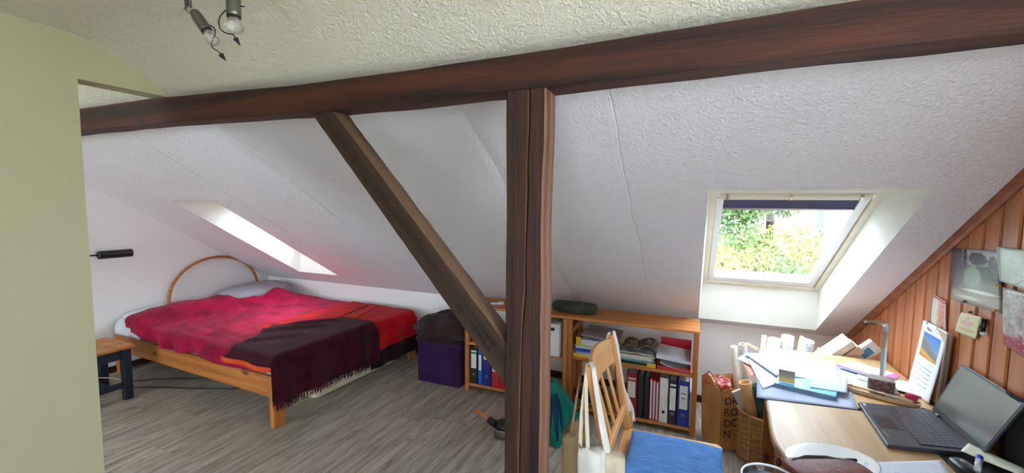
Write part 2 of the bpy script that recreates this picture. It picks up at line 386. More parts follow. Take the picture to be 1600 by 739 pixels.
# wall behind the viewer with upright windows added for fill light
FW = [(-.3, .5, .9, 1.9), (-4.75, -2.9, .55, 1.9)]
m_ = MB(); cuts = sorted([XL, XR] + [h[0] for h in FW] + [h[1] for h in FW])
for a, b in zip(cuts[:-1], cuts[1:]):
    if any(h[0] <= a and b <= h[1] for h in FW): m_.bb(a, b, YR - .2, YR, 0, .55 if a < -2.8 else .12); m_.bb(a, b, YR - .2, YR, 2.16, 2.30)
    else: m_.bb(a, b, YR - .2, YR, 0, 2.30)
o = m_.build('wall_front', M_wall); tag(o, 'white wall with added upright windows opposite the slope', kind='structure')
GW = (-.75, .95, .80, 2.10)
m_ = MB().prism([p for p in gprof if p[0] > .5] + [(GW[1], 2.284), (GW[1], 0)], 0, XR + .022, XR + .14)
for b_ in ((YR, GW[0], 0, 2.284), (GW[0], GW[1], 0, GW[2]), (GW[0], GW[1], GW[3], 2.284)): m_.bb(XR + .022, XR + .14, *b_)
wr = m_.build('wall_right', M_wall); tag(wr, 'gable wall clad in vertical pine boards', kind='structure')
def rtop(y):
    ys = [p[0] for p in gprof]; pts = sorted([(p[0], p[1]) for p in gprof[1:-1]])
    return float(np.interp(y, [p[0] for p in pts], [p[1] for p in pts]))
y = 3.6
edges = [YE, 3.6]
while y > GW[1] + .1: y -= .1; edges.append(round(y, 3))
for a, b in zip(edges[:-1], edges[1:]):
    y1, y0 = a - .0045, b + .0045
    if y1 - y0 < .01: continue
    dx = rnd.uniform(0, .0015)
    ch = .006
    # bevelled tongue-and-groove board: face proud at x = XR, edges chamfered back
    poly = [(XR + .019, y0), (XR + ch, y0), (XR + dx, y0 + ch), (XR + dx, y1 - ch), (XR + ch, y1), (XR + .019, y1)]
    m_ = MB(); V = []
    for (px, py) in poly: V.append((px, py, 0.0))
    for (px, py) in poly: V.append((px, py, rtop(py) + .004))
    n = len(poly); m_.add(V, [tuple(range(n)), tuple(range(2 * n - 1, n - 1, -1))] + [(k, k + n, (k + 1) % n + n, (k + 1) % n) for k in range(n)])
    m_.build('board', PANEL, wr)
MB().prism([(YE - .002, 0), (YE - .002, rtop(YE)), (1.3, rtop(1.3)), (1.0, rtop(1.0)), (GW[1] + .01, 2.28), (GW[1] + .01, 0)], 0, XR + .0195, XR + .0215).build('backing', BASEB, wr)
# quarter-round trim along the slope on the panelling
m_ = MB()
for sg in (1,):
    pts = PROF + [(YR, 2.284)]
    rings = []
    for k, (yy, zz) in enumerate(pts):
        a = pts[max(k - 1, 0)]; b = pts[min(k + 1, len(pts) - 1)]; d = np.array((b[0] - a[0], b[1] - a[1])); d /= np.linalg.norm(d)
        nn = np.array((-d[1], d[0])); nn = nn if nn[1] < 0 else -nn
        ring = []
        for (q, w_) in ((0, 0), (.022, 0), (.022, .012), (.018, .028), (.008, .036), (0, .036)):
            ring.append((XR - q + .002, yy + nn[0] * w_, zz + nn[1] * w_))
        rings.append(ring)
    m_.loft(rings)
t = m_.build('trim_1', TRIMW); tag(t, 'pine moulding between the boards and the slope', kind='structure')

# baseboards
for nm, bx in (('baseboard_back', (XL, XR, YE - .014, YE, 0, .058)), ('baseboard_left', (XL, XL + .014, YR, YE - .014, 0, .058))):
    tag(MB().bb(*bx).build(nm, BASEB, bev=.003), 'dark brown baseboard', kind='structure')

# slope with skylight openings (x0, x1, y_low, y_high)
SKY = [(.04, .80, 3.574, 2.07), (-4.055, -3.49, 3.43, 2.187)]
REAR = [(-.6, .7, 3.3, 1.55), (-2.2, -.9, 3.3, 1.55), (-4.5, -3.0, 3.2, 1.6)]
def ceil_mesh(holes, ya, yb, fy=lambda y: y):
    m_ = MB(); xs = sorted({XL, XR} | {h[0] for h in holes} | {h[1] for h in holes}); ys = sorted({ya, yb} | {h[2] for h in holes} | {h[3] for h in holes})
    for a, b in zip(xs[:-1], xs[1:]):
        for c, d in zip(ys[:-1], ys[1:]):
            cx, cy = (a + b) / 2, (c + d) / 2
            if any(h[0] < cx < h[1] and h[3] < cy < h[2] for h in holes): continue
            m_.add([(a, fy(c), slz(c)), (b, fy(c), slz(c)), (b, fy(d), slz(d)), (a, fy(d), slz(d))], [(0, 1, 2, 3)])
    return m_
YB = 1.40
c1 = ceil_mesh(SKY, YB, YE).build('ceiling', M_slope); tag(c1, 'white textured sloping ceiling with two skylight openings', kind='structure')
m_ = MB(); up = [(YB, slz(YB))] + PROF[1:]
up = up + [(YR, 2.284)]
for a, b in zip(up[:-1], up[1:]):
    if abs(a[0] - b[0]) < 1e-6: continue
    m_.add([(XL, a[0], a[1]), (XR, a[0], a[1]), (XR, b[0], b[1]), (XL, b[0], b[1])], [(0, 1, 2, 3)])
c2 = m_.build('ceiling.001', M_ceil, smooth=False); tag(c2, 'cream textured ceiling curving to flat in front of the beam', kind='structure')
# partition wall on the left with its header, standing across the room
prof = [(.994, 0), (.994, 2.0937), (1.359, 2.0937), (1.30, slz(1.30) + .002)] + [(y, z + .002) for y, z in PROF[2:]] + [(YR, 2.286), (YR, 0)]
pw = MB().prism(prof, 0, -2.457 - .11, -2.457).build('wall_partition', M_yel); tag(pw, 'cream partition wall with a header over the bed alcove', kind='structure')

# timber frame
def sag(x): return float(np.interp(x, [-4.87, -2.6, -2.1, -1.6, -1.0, -.4, .3, 1.0], [.02, .014, .004, -.009, -.012, -.009, 0, .006]))
rings = []
for k in range(60):
    x = XL + (XR - XL) * k / 59; s = sag(x); j = lambda a: a * nz(x, a * 100, 3, 4)
    ch = .004
    y0, y1, z0, z1 = 1.309, 1.414, 1.95 + s, 2.062 + s * 1.4
    rings.append([(x, y0 + j(.006), z0 + ch), (x, y0 + ch, z0 + j(.007)), (x, y1 - ch, z0 + j(.006)), (x, y1, z0 + ch), (x, y1, z1), (x, y0 + j(.004), z1 + .006)])
bmw = MB().loft(rings).build('ceiling_beam', OLDD); tag(bmw, 'long dark brown timber beam running under the slope', kind='structure')
m_ = MB().bar((-.07, 1.3085, 1.985), (-.07, 1.3085, 2.0), .02, .0012, (0, 1, 0)); 
rings = []
for k in range(70):
    z = -.0 + 1.965 * k / 69
    xc = float(np.interp(z, [0, .6, 1.1, 1.3, 1.95], [-.535, -.531, -.526, -.515, -.506])) + .003 * nz(z, 0, 0, 9)
    w = .0045 + .002 * nz(z, 5, 0, 6); xl, xr = -.587 + .004 * nz(z, 1, 0, 3), -.4526 + .005 * nz(z, 2, 0, 3)
    yf = 1.3115 + .003 * nz(z, 9, 0, 5); b = .007 + .004 * nz(z, 4, 0, 7)
    rings.append([(xl, yf + .004, z), (xl + .005, yf, z), (xc - w, yf, z), (xc, yf + .03, z), (xc + w, yf, z), (xr - b, yf, z), (xr, yf + b, z), (xr + .003 * nz(z, 3, 0, 20), 1.36, z), (xr - .002, 1.408, z), (xl, 1.408, z)])
po = MB().loft(rings).build('wooden_post', OLDZ); tag(po, 'upright dark timber post with a long vertical crack', kind='structure')
# brace
A = np.array((-1.479, 1.953)); B = np.array((-.585, .940)); A2 = np.array((-1.367, 1.953)); B2 = np.array((-.585, 1.092))
rings = []
for k in range(30):
    t = k / 29; a = A + (B - A) * t; b = A2 + (B2 - A2) * t; w = .003 * nz(t, 0, 0, 22)
    rings.append([(a[0], 1.322, a[1] + w), (b[0] + w, 1.322 + .004 * nz(t, 3, 0, 14), b[1]), (b[0] + w, 1.408, b[1] + .006 * nz(t, 8, 0, 12)), (a[0], 1.408, a[1])])
br = MB().loft(rings).build('wooden_brace', OLDB); tag(br, 'diagonal brown timber brace between beam and post', kind='structure')
WORN = wood('worn_lit_post_timber', srgb(150, 106, 82), srgb(92, 58, 42), 2, .8, .65, 1.2, False, .6)  # post's right face: chipped bare wood, with its lit tone painted in too
BRACE_LIT = wood('lit_brace_timber', srgb(124, 94, 68), srgb(68, 49, 35), 0, .6, .7, 1.2, False, .6, rot=(0, math.radians(-48.6), 0))  # brace's upper face: light falling on it painted as a paler timber
po.data.materials.append(WORN); br.data.materials.append(BRACE_LIT)
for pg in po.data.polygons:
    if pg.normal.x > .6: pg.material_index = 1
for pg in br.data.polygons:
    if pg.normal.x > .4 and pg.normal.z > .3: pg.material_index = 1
CUT = plain('cut_mark', srgb(30, 18, 12), .9)
def mark(p, q):
    p = (p[0] + .004, p[1] + .048); q = (q[0] + .004, q[1] + .048)
    MB().bar((p[0], 1.3212, p[1]), (q[0], 1.3212, q[1]), .004, .0022, (0, 1, 0)).build('carved_mark', CUT, br)
for p, q in (((-.782, 1.172), (-.761, 1.149)), ((-.761, 1.149), (-.777, 1.133)), ((-.782, 1.168), (-.777, 1.133)), ((-.752, 1.125), (-.751, 1.098)), ((-.728, 1.121), (-.722, 1.09)), ((-.715, 1.10), (-.709, 1.083)), ((-.72, 1.09), (-.683, 1.06)), ((-.694, 1.065), (-.655, 1.01)), ((-.68, 1.08), (-.633, 1.032)), ((-.665, 1.06), (-.68, 1.03)), ((-.645, 1.035), (-.66, 1.01))):
    mark(p, q)

# skylights: reveal, frame, sash, glass, blind
SKT = .2341
def skylight(name, x0, x1, ylo, yhi, ytop, ybot, fy, sg, fx0, fx1, blind, label):
    """reveal from opening to frame plane; local axes: s down the slope, n outward"""
    root = struct(name); tag(root, label)
    zc = lambda y: slz(y) + SKT / CT
    P = lambda x, y, z: (x, fy(y), z)
    Oa, Ob = (ylo, slz(ylo)), (yhi, slz(yhi)); Fa, Fb = (ybot, zc(ybot)), (ytop, zc(ytop))
    m_ = MB()
    for xo, xf in ((x0, fx0), (x1, fx1)):
        m_.add([P(xo, *Oa), P(xo, *Ob), P(xf, *Fb), P(xf, *Fa)], [(0, 1, 2, 3)])
    for o_, f_ in ((Oa, Fa), (Ob, Fb)):
        m_.add([P(x0, *o_), P(x1, *o_), P(fx1, *f_), P(fx0, *f_)], [(0, 1, 2, 3)])
    m_.build('reveal', M_rev, root)
    L = (ybot - ytop) / CT
    def Wp(x, s, n): return (x, fy(ytop + s * CT + n * ST), zc(ytop) - s * ST + n * CT)
    def fb(m_, xa, xb, sa, sb, na, nb):
        V = [Wp(x, s, n) for x in (xa, xb) for s in (sa, sb) for n in (na, nb)]
        return m_.add(V, [(0, 1, 3, 2), (4, 6, 7, 5), (0, 4, 5, 1), (2, 3, 7, 6), (0, 2, 6, 4), (1, 5, 7, 3)])
    m_ = MB(); e = .03
    fb(m_, fx0 - .02, fx0 + e, -.02, L + .02, 0, .09); fb(m_, fx1 - e, fx1 + .02, -.02, L + .02, 0, .09)
    fb(m_, fx0 + e, fx1 - e, -.02, e, 0, .09); fb(m_, fx0 + e, fx1 - e, L - .05, L + .02, 0, .09)
    m_.build('window_frame', CREAMF, root, bev=.004)
    m_ = MB(); a, b = fx0 + e + .004, fx1 - e - .004; s0, s1 = e + .02, L - .056; w = .038
    fb(m_, a, a + w, s0, s1, .012, .07); fb(m_, b - w, b, s0, s1, .012, .07); fb(m_, a + w, b - w, s0, s0 + w, .012, .07); fb(m_, a + w, b - w, s1 - .06, s1, .012, .07)
    m_.build('sash', WHITEF, root, bev=.004)
    m_ = MB(); fb(m_, a + .01, b - .01, e - .012, e + .016, -.012, .01); m_.build('vent_bar', CREAMF, root, bev=.004)
    for xx in (a + .05, (a + b) / 2, b - .05):
        m_ = MB(); fb(m_, xx - .006, xx + .006, e - .018, e + .012, -.018, -.004); m_.build('hook', CHROME, root)
    m_ = MB(); fb(m_, a + w - .006, b - w + .006, s0 + w - .006, s1 - .054, .040, .044); m_.build('pane', GLASS, root)
    if blind:
        m_ = MB(); V = []
        fb(m_, a + w - .002, b - w + .002, s0 + w - .02, s0 + w + .095, .022, .03); m_.build('blind', plain('navy_blind', srgb(66, 66, 98), .8), root)
        m_ = MB(); fb(m_, a + w - .002, b - w + .002, s0 + w + .095, s0 + w + .112, .018, .032); m_.build('blind_rail', CHROME, root, bev=.002)
        m_ = MB(); r2 = random.Random(4)
        for k in range(60):
            xx = a + w + r2.random() ** .7 * (b - a - 2 * w - .03); ss = s1 - .058 - r2.random() ** 2 * .03; q = r2.uniform(.004, .014)
            fb(m_, xx, xx + q, ss - q * .4, ss, .045, .045 + q * .4)
        m_.build('leaf_litter', plain('leaf_litter', srgb(58, 54, 44), .9), root, stuff=True)
        # labels of the maker plate: a row of dark dots at the top left of the frame
        m_ = MB()
        for k in range(5): fb(m_, a + .006 + k * .012, a + .013 + k * .012, s0 + .012, s0 + .018, .0105, .0125)
        m_.build('plate_marks', INK, root)
    # daylight portal at the glass
    ld = bpy.data.lights.new('portal', 'AREA'); ld.shape = 'RECTANGLE'; ld.size = b - a; ld.size_y = L; ld.cycles.is_portal = True
    lo = bpy.data.objects.new('portal', ld); COL.objects.link(lo); lo.location = Wp((a + b) / 2, L / 2, .10)
    n = Vector((0, ST * sg, CT)); lo.rotation_euler = n.to_track_quat('Z', 'Y').to_euler()
    return root
ident = lambda y: y
skylight('window_1', .04, .80, 3.574, 2.07, 2.521, 3.585, ident, 1, .058, .80, True, 'skylight over the desk with a navy blind, trees outside')
skylight('window_2', -4.055, -3.49, 3.43, 2.187, 2.63, 3.44, ident, 1, -4.045, -3.50, False, 'skylight over the bed seen edge-on')
def fill_window(name, x0, x1, z0, z1):  # unseen windows, added to let fill light into the room
    root = struct(name); tag(root, 'upright white window added behind the viewer for fill light'); y = YR - .10; m_ = MB()
    for q in ((x0, x0 + .06, z0, z1), (x1 - .06, x1, z0, z1), ((x0 + x1) / 2 - .03, (x0 + x1) / 2 + .03, z0, z1), (x0, x1, z0, z0 + .06), (x0, x1, z1 - .06, z1)): m_.bb(q[0], q[1], y - .03, y + .03, q[2], q[3])
    m_.build('window_frame', WHITEF, root); MB().bb(x0 + .05, x1 - .05, y - .003, y + .003, z0 + .05, z1 - .05).build('pane', GLASS, root)
    ld = bpy.data.lights.new('portal', 'AREA'); ld.shape = 'RECTANGLE'; ld.size = x1 - x0; ld.size_y = z1 - z0; ld.cycles.is_portal = True
    lo = bpy.data.objects.new('portal', ld); COL.objects.link(lo); lo.location = ((x0 + x1) / 2, YR - .16, (z0 + z1) / 2); lo.rotation_euler = Vector((0, -1, 0)).to_track_quat('Z', 'Y').to_euler()
gw = struct('window_5'); tag(gw, 'upright window in the gable wall behind the viewer')
m_ = MB(); X_ = XR + .08
for q in ((GW[0], GW[0] + .06, GW[2], GW[3]), (GW[1] - .06, GW[1], GW[2], GW[3]), (GW[0], GW[1], GW[2], GW[2] + .06), (GW[0], GW[1], GW[3] - .06, GW[3])): m_.bb(X_ - .03, X_ + .03, *q)
m_.build('window_frame', WHITEF, gw); MB().bb(X_ - .003, X_ + .003, GW[0] + .05, GW[1] - .05, GW[2] + .05, GW[3] - .05).build('pane', GLASS, gw)
ld = bpy.data.lights.new('portal', 'AREA'); ld.shape = 'RECTANGLE'; ld.size = GW[1] - GW[0]; ld.size_y = GW[3] - GW[2]; ld.cycles.is_portal = True
lo = bpy.data.objects.new('portal', ld); COL.objects.link(lo); lo.location = (XR + .13, (GW[0] + GW[1]) / 2, (GW[2] + GW[3]) / 2); lo.rotation_euler = Vector((1, 0, 0)).to_track_quat('Z', 'Y').to_euler()
for k, h in enumerate(FW): fill_window('window_%d' % (k + 3), *h)

# ------------------------------------------------------------------ bed
bed = thing('bed', 'pine double bed with bent-wood arch headboard under the left skylight', 'bed', (-3.7, 2.8, 0))
B0 = np.array((-2.64, 1.99)); EU = np.array((-.99905, .0436)); EV = np.array((.0436, .99905))
def bp(u, v, z): q = B0 + u * EU + v * EV; return (q[0], q[1], z)
def bbox(m_, u0, u1, v0, v1, z0, z1):
    V = [bp(u, v, z) for u in (u0, u1) for v in (v0, v1) for z in (z0, z1)]
    return m_.add(V, [(0, 1, 3, 2), (4, 6, 7, 5), (0, 4, 5, 1), (2, 3, 7, 6), (0, 2, 6, 4), (1, 5, 7, 3)])
bbox(MB(), .02, 2.17, 0, .028, .215, .365).build('side_rail', BEDW, bed, bev=.006)
bbox(MB(), .02, 2.17, 1.50, 1.528, .215, .365).build('side_rail', BEDW, bed, bev=.006)
bbox(MB(), 0, .028, .03, 1.5, .215, .355).build('foot_rail', BEDW, bed, bev=.006)
bbox(MB(), 2.15, 2.19, .0, 1.53, .2, .42).build('head_rail', BEDW, bed, bev=.006)
BEDZ = wood('bed_leg_pine', srgb(200, 130, 66), srgb(150, 86, 36), 2, 1.0, .45, 1.0, False, .08)
for u0, u1, v0, v1, h in ((-.004, .04, -.006, .08, .37), (-.004, .04, 1.45, 1.534, .37), (2.13, 2.18, -.004, .06, .42), (2.13, 2.18, 1.47, 1.534, .42)):
    bbox(MB(), u0, u1, v0, v1, 0, h).build('leg', BEDZ, bed, bev=.005)
m_ = MB(); cy = 3.017; ry = .475
pts = [(-4.835, cy - ry * math.cos(a), .56 + .40 * math.sin(a)) for a in (math.pi * k / 28 for k in range(29))]
pts = [(-4.835, cy - ry, .3)] + pts + [(-4.835, cy + ry, .3)]
m_.tube(pts, .014, 8, True, 1.2); m_.build('headboard_arch', BEDW, bed, smooth=True)
m_ = MB()
for k in range(12): bbox(m_, .1 + k * .17, .19 + k * .17, .03, 1.5, .25, .268)
m_.build('slats', BEDZ, bed)

def fold(s, r, L=9):
    """arc length -> (inward offset, drop): s > 0 on top, s < 0 over the edge"""
    if s >= 0: return r + s, 0.
    q = math.pi * r / 2
    if -s < q: a = -s / r; return r - r * math.sin(a), -(r - r * math.cos(a))
    return 0., -r + (s + q)
mt = thing('mattress', 'thick mattress in white sheet under the crimson bedspread', 'mattress', (-3.7, 2.8, .27))
def mat_fn(s, t):
    uu = 1.08 + 1.07 * math.copysign(abs(math.sin(math.pi * (s - .5))) ** .35, s - .5); return uu
m_ = MB(); V = []; 
def slab(m_, u0, u1, v0, v1, z0, z1, r=.05, nseg=4, bulge=0., nu=16, nv=12):
    """rounded slab: lofted stack of rounded rectangles"""
    rings = []
    prof = [(r * (1 - math.cos(a)), -r * 0 + r * (1 - math.sin(a))) for a in (math.pi / 2 * k / nseg for k in range(nseg + 1))]
    levels = [(r * (1 - math.sin(a)), z0 + r * (1 - math.cos(a))) for a in (math.pi / 2 * k / nseg for k in range(nseg + 1))] + [(r * (1 - math.cos(a)), z1 - r * (1 - math.sin(a))) for a in (math.pi / 2 * k / nseg for k in range(nseg + 1))]
    for ins, z in levels:
        ring = []; c = .06
        for cx_, cy_, a0 in ((u1 - c, v1 - c, 0), (u0 + c, v1 - c, 1), (u0 + c, v0 + c, 2), (u1 - c, v0 + c, 3)):
            for k in range(5):
                a = math.pi / 2 * (a0 + k / 4); ring.append(bp(cx_ + (c - ins * .9) * math.cos(a), cy_ + (c - ins * .9) * math.sin(a), z))
        rings.append(ring)
    return m_.loft(rings)
slab(MB(), .03, 2.14, .035, 1.50, .275, .478).build('sheet_cover', SHEET, mt, smooth=True)

def ss(a, b, x): x = min(1, max(0, (x - a) / (b - a))); return x * x * (3 - 2 * x)
def htop(u, v):
    """top of mattress and pillows under the spread"""
    h = .488
    h += .098 * ss(1.5, 1.85, u) * (1 - .4 * ss(.2, .0, v)) * ss(1.5, 1.1, v)
    h += .10 * math.exp(-((u - 1.62) / .2) ** 2 - ((v - 1.22) / .19) ** 2)
    return h
creases = [((1.9, .25), (.9, .12), .028, .018), ((1.6, .5), (.75, .2), .03, .02), ((1.85, .8), (1.0, .55), .025, .015), ((1.45, .95), (.8, .75), .03, .016), ((1.3, .25), (.5, .05), .03, .02), ((1.0, .45), (.5, .28), .028, .02),
           ((1.5, 1.25), (.7, 1.1), .025, .014), ((1.9, .5), (1.4, .42), .02, .012), ((1.15, .7), (.6, .45), .022, .014), ((1.2, .1), (.8, .0), .025, .015)]
def crease(u, v, cl):
    h = 0
    for (a, b, w, am) in cl:
        a = np.array(a); b = np.array(b); p = np.array((u, v + .03 * math.sin(u * 7))); d = b - a; L2 = d @ d; t = max(0, min(1, (p - a) @ d / L2)); dist = np.linalg.norm(p - a - t * d)
        h += 1.35 * am * math.exp(-(dist / w) ** 2) * math.sin(math.pi * min(1, max(0, t))) ** .5
    return h
def spread_pt(s, t):
    # s: foot->head 0..1, t: near (hanging) -> far
    arc = -.16 + t * 1.60
    ueh = 1.99 - .05 * ss(.8, .0, t) * 1 - .33 * ss(.60, .72, t) * ss(.99, .9, t) + .02 * math.sin(t * 23)
    u = .06 + s * (ueh - .06)
    off, z = fold(arc, .05); v = -.012 + off
    h = htop(u, max(v, 0)) if z > -.04 else htop(u, 0)
    side = ss(0, -.1, z)
    h += crease(u, v, creases) * (1 - side) + .008 * nz(u, v, 0, 4) + .004 * nz(u, v, 3, 11)
    if side: v += side * (.015 * math.sin(u * 17 + 2 * math.sin(u * 5)) - .004); h = h - .0
    z = max(z, -.115 + .012 * math.sin(u * 9)) if z < -.05 else z
    return bp(u, v, h + z + .006)
sp = MB().grid(spread_pt, 130, 90).build('bedspread', CRIM, loc=(-3.7, 2.8, .48), smooth=True, solid=.006)
tag(sp, 'crumpled crimson bedspread covering most of the bed', 'bedspread')
m_ = MB(); m_.box((-4.27, 3.40, .632), (.03, .05, .002), rotm('Z', .2) @ rotm('Y', -.5)); m_.build('care_label', PAPER, sp)

pi1 = MB().pillow(bp(1.98, .45, .525), (.30, .86, .12), rotm('Z', -.04), .5, .8, nz=.08).build('pillow', SHEET, loc=bp(1.98, .45, .525), smooth=True)
tag(pi1, 'white pillow at the near side of the bed head, mostly under the spread', 'pillow', 'bed pillows')
pi2 = MB().pillow(bp(1.90, 1.16, .575), (.42, .74, .17), rotm('Z', -.04) @ rotm('Y', .08), .5, .8, nz=.08, seed=5).build('pillow', GREYP, loc=bp(1.90, 1.16, .575), smooth=True)
tag(pi2, 'grey pillow in the far corner of the bed by the gable wall', 'pillow', 'bed pillows')
# white duvet edge showing at the head and down the near corner
def duv(s, t):
    u = 1.72 + s * .43; arc = -.17 + t * 1.0; off, z = fold(arc, .07); v = -.005 + off
    h = .505 + .055 * math.sin(math.pi * min(1, s * 1.1)) * ss(-.05, .3, v) + .01 * nz(u, v, 1, 9)
    return bp(u + .01 * math.sin(t * 30), v + .012 * nz(u, z * 3, 1, 12), h + z)
dv = MB().grid(duv, 18, 40).build('bed_sheet', SHEET, loc=bp(1.9, .4, .5), smooth=True, solid=.01)
tag(dv, 'white sheet bunched at the near corner of the bed head', 'sheet')

# woven throw over the foot of the bed
thr = thing('throw_blanket', 'woven striped throw in plum, red and orange over the foot of the bed', 'blanket', (-2.9, 2.6, .5))
tcre = [((.75, .1), (.25, .75), .03, .02), ((.55, 0), (.2, .5), .03, .014), ((.6, .5), (.3, .9), .03, .018)]
def throw_pt(u_in, v_in, lay, hang, r=.055, vr=.05):
    """u_in, v_in are arc coordinates measured inward from foot edge and near edge"""
    ou, zu = fold(u_in, r); ov, zv = fold(v_in, vr)
    u = -.035 + ou; v = -.02 + ov
    z = min(zu, zv); top = htop(max(u, 0), max(v, 0))
    fade = 1 - ss(0, -.1, z)
    top += fade * (crease(u, v, tcre) + .006 * nz(u, v, 7, 6)) + lay
    if zu < -.05: u -= .012 * math.sin(v * 21 + 1.5 * math.sin(v * 6)) + lay * .6 + .02 * (-zu)
    if zv < -.05: v -= .01 * math.sin(u * 19) + lay
    return bp(u, v, top + z)
red_f = lambda s, t: throw_pt(-.27 + s * 1.05, .35 + t * 1.12, .014, 0)
MB().grid(red_f, 60, 50).build('red_panel', REDW, thr, smooth=True, solid=.005)
hem_f = lambda s, t: throw_pt(-.42 + s * .155, .85 + t * .62, .012, 0)
MB().grid(hem_f, 8, 40).build('dark_hem', DARKW, thr, smooth=True, solid=.005)
str_f = lambda s, t: throw_pt(.16 + s * .16 + .25 * t, .80 + t * .66, .0205, 0)
MB().grid(str_f, 8, 50).build('orange_stripe', fabric('rust_wool', srgb(196, 52, 30), srgb(176, 30, 24), weave=150, bs=.6), thr, smooth=True, solid=.002)
def plum_f(s, t):
    v_in = -.115 + t * 1.045; umax = float(np.interp(v_in, [-.1, .1, .45, .93], [.42, .44, .66, .34]))
    return throw_pt(-.355 + s * (umax + .355), v_in, .030, 0)
MB().grid(plum_f, 64, 60).build('plum_panel', PLUM, thr, smooth=True, solid=.006)
ora_f = lambda s, t: throw_pt(-.14 + s * .60, -.128 + t * .034, .036, 0)
MB().grid(ora_f, 40, 6).build('orange_edge', ORAN, thr, smooth=True, solid=.004)
m_ = MB(); r3 = random.Random(3)
for k in range(300):
    v_in = -.08 + 1.0 * k / 299; a = np.array(throw_pt(-.35, v_in, .034, 0)); L = r3.uniform(.035, .065)
    b = a + np.array((r3.uniform(-.004, .012), r3.uniform(-.012, .012), -L)); m_.tube([a, (a + b) / 2 + np.array((.003, r3.uniform(-.004, .004), 0)), b], [.0022, .002, .0012], 4)
m_.build('fringe', PLUM, thr, stuff=True)
m_ = MB()
for k in range(60):
    tt = k / 59; a = np.array(throw_pt(.36 + .25 * tt * .6, .80 + tt * .6, .024, 0)); m_.tube([a, a + np.array((.02, -.01, .002))], .002, 4)
m_.build('fringe', DARKW, thr, stuff=True)
m_ = slab(MB(), .10, 1.9, .42, 1.42, .0, .15, r=.04)
cm = m_.build('guest_mattress', CREAMC, loc=bp(.9, .9, 0), smooth=True); tag(cm, 'cream cloth-covered mattress lying on the floor under the bed foot', 'mattress')
# cables under the bed
def cable(pts, r, mat, label):
    P = [np.array(p, float) for p in pts]; Q = []
    for i in range(len(P) - 1):
        p0, p1, p2, p3 = P[max(i - 1, 0)], P[i], P[i + 1], P[min(i + 2, len(P) - 1)]
        for k in range(8):
            t = k / 8; Q.append(.5 * ((2 * p1) + (-p0 + p2) * t + (2 * p0 - 5 * p1 + 4 * p2 - p3) * t * t + (-p0 + 3 * p1 - 3 * p2 + p3) * t ** 3))
    Q.append(P[-1]); o = MB().tube(Q, r, 6).build('cable', mat, loc=tuple(P[0]), smooth=True); tag(o, label, 'cable'); return o
cable([(-4.5, 2.0, .01), (-4.2, 2.2, .008), (-3.9, 2.35, .008), (-3.75, 2.6, .008), (-4.0, 2.9, .008)], .005, BLACK, 'black cable curling over the floor from the stool to the wall side')
cable([(-4.4, 1.9, .01), (-4.1, 2.05, .008), (-3.7, 2.2, .008), (-3.45, 2.35, .008), (-3.3, 2.7, .008)], .005, BLACK, 'black cable running under the bed side rail, nearer the foot')
cable([(-4.6, 1.7, .10), (-4.5, 1.75, .13), (-4.35, 1.85, .12), (-4.25, 1.9, .09)], .004, CARDL, 'pale cord hanging between the legs of the stool')

# ------------------------------------------------------------------ bedside stool
st = thing('stool', 'small stool with pine top and dark navy legs beside the bed', 'stool', (-4.2, 1.75, 0))
for k in range(3):
    x1 = -4.075 - k * .145 ; MB().bb(x1 - .142, x1, 1.60 - .06, 1.895, .408, .43).build('top_board', STOOLT, st, bev=.004)
for xx in (-4.11, -4.46):
    for yy in (1.60, 1.835):
        MB().bb(xx - .025, xx + .025, yy - .025, yy + .03, 0, .408).build('leg', NAVY, st, bev=.003)
for yy in (1.60, 1.85): MB().bb(-4.46, -4.11, yy - .01, yy + .01, .33, .408).build('apron', NAVY, st)
for xx in (-4.11, -4.46):
    MB().bb(xx - .01, xx + .01, 1.60, 1.835, .33, .408).build('apron', NAVY, st)
    MB().bb(xx - .012, xx + .012, 1.60, 1.835, .10, .145).build('stretcher', NAVY, st, bev=.002)
MB().bb(-4.46, -4.11, 1.70, 1.73, .11, .145).build('stretcher', NAVY, st, bev=.002)

# reading lamp on the gable wall
rl = thing('wall_lamp', 'black cylindrical reading lamp on the gable wall above the stool', 'lamp', (-4.87, 1.9, 1.1))
MB().tube([(-4.745, 1.975, 1.098), (-4.74, 2.215, 1.096)], .036, 16).build('lamp_head', BLACK, rl, bev=.004)
MB().tube([(-4.87, 1.80, 1.10), (-4.80, 1.80, 1.10), (-4.76, 1.83, 1.10), (-4.745, 1.98, 1.098)], .007, 8).build('arm', BLACK, rl, smooth=True)
MB().lathe([(.035, 0), (.035, .012), (.02, .02)], (-4.87, 1.80, 1.10), (1, 0, 0)).build('wall_plate', BLACK, rl)

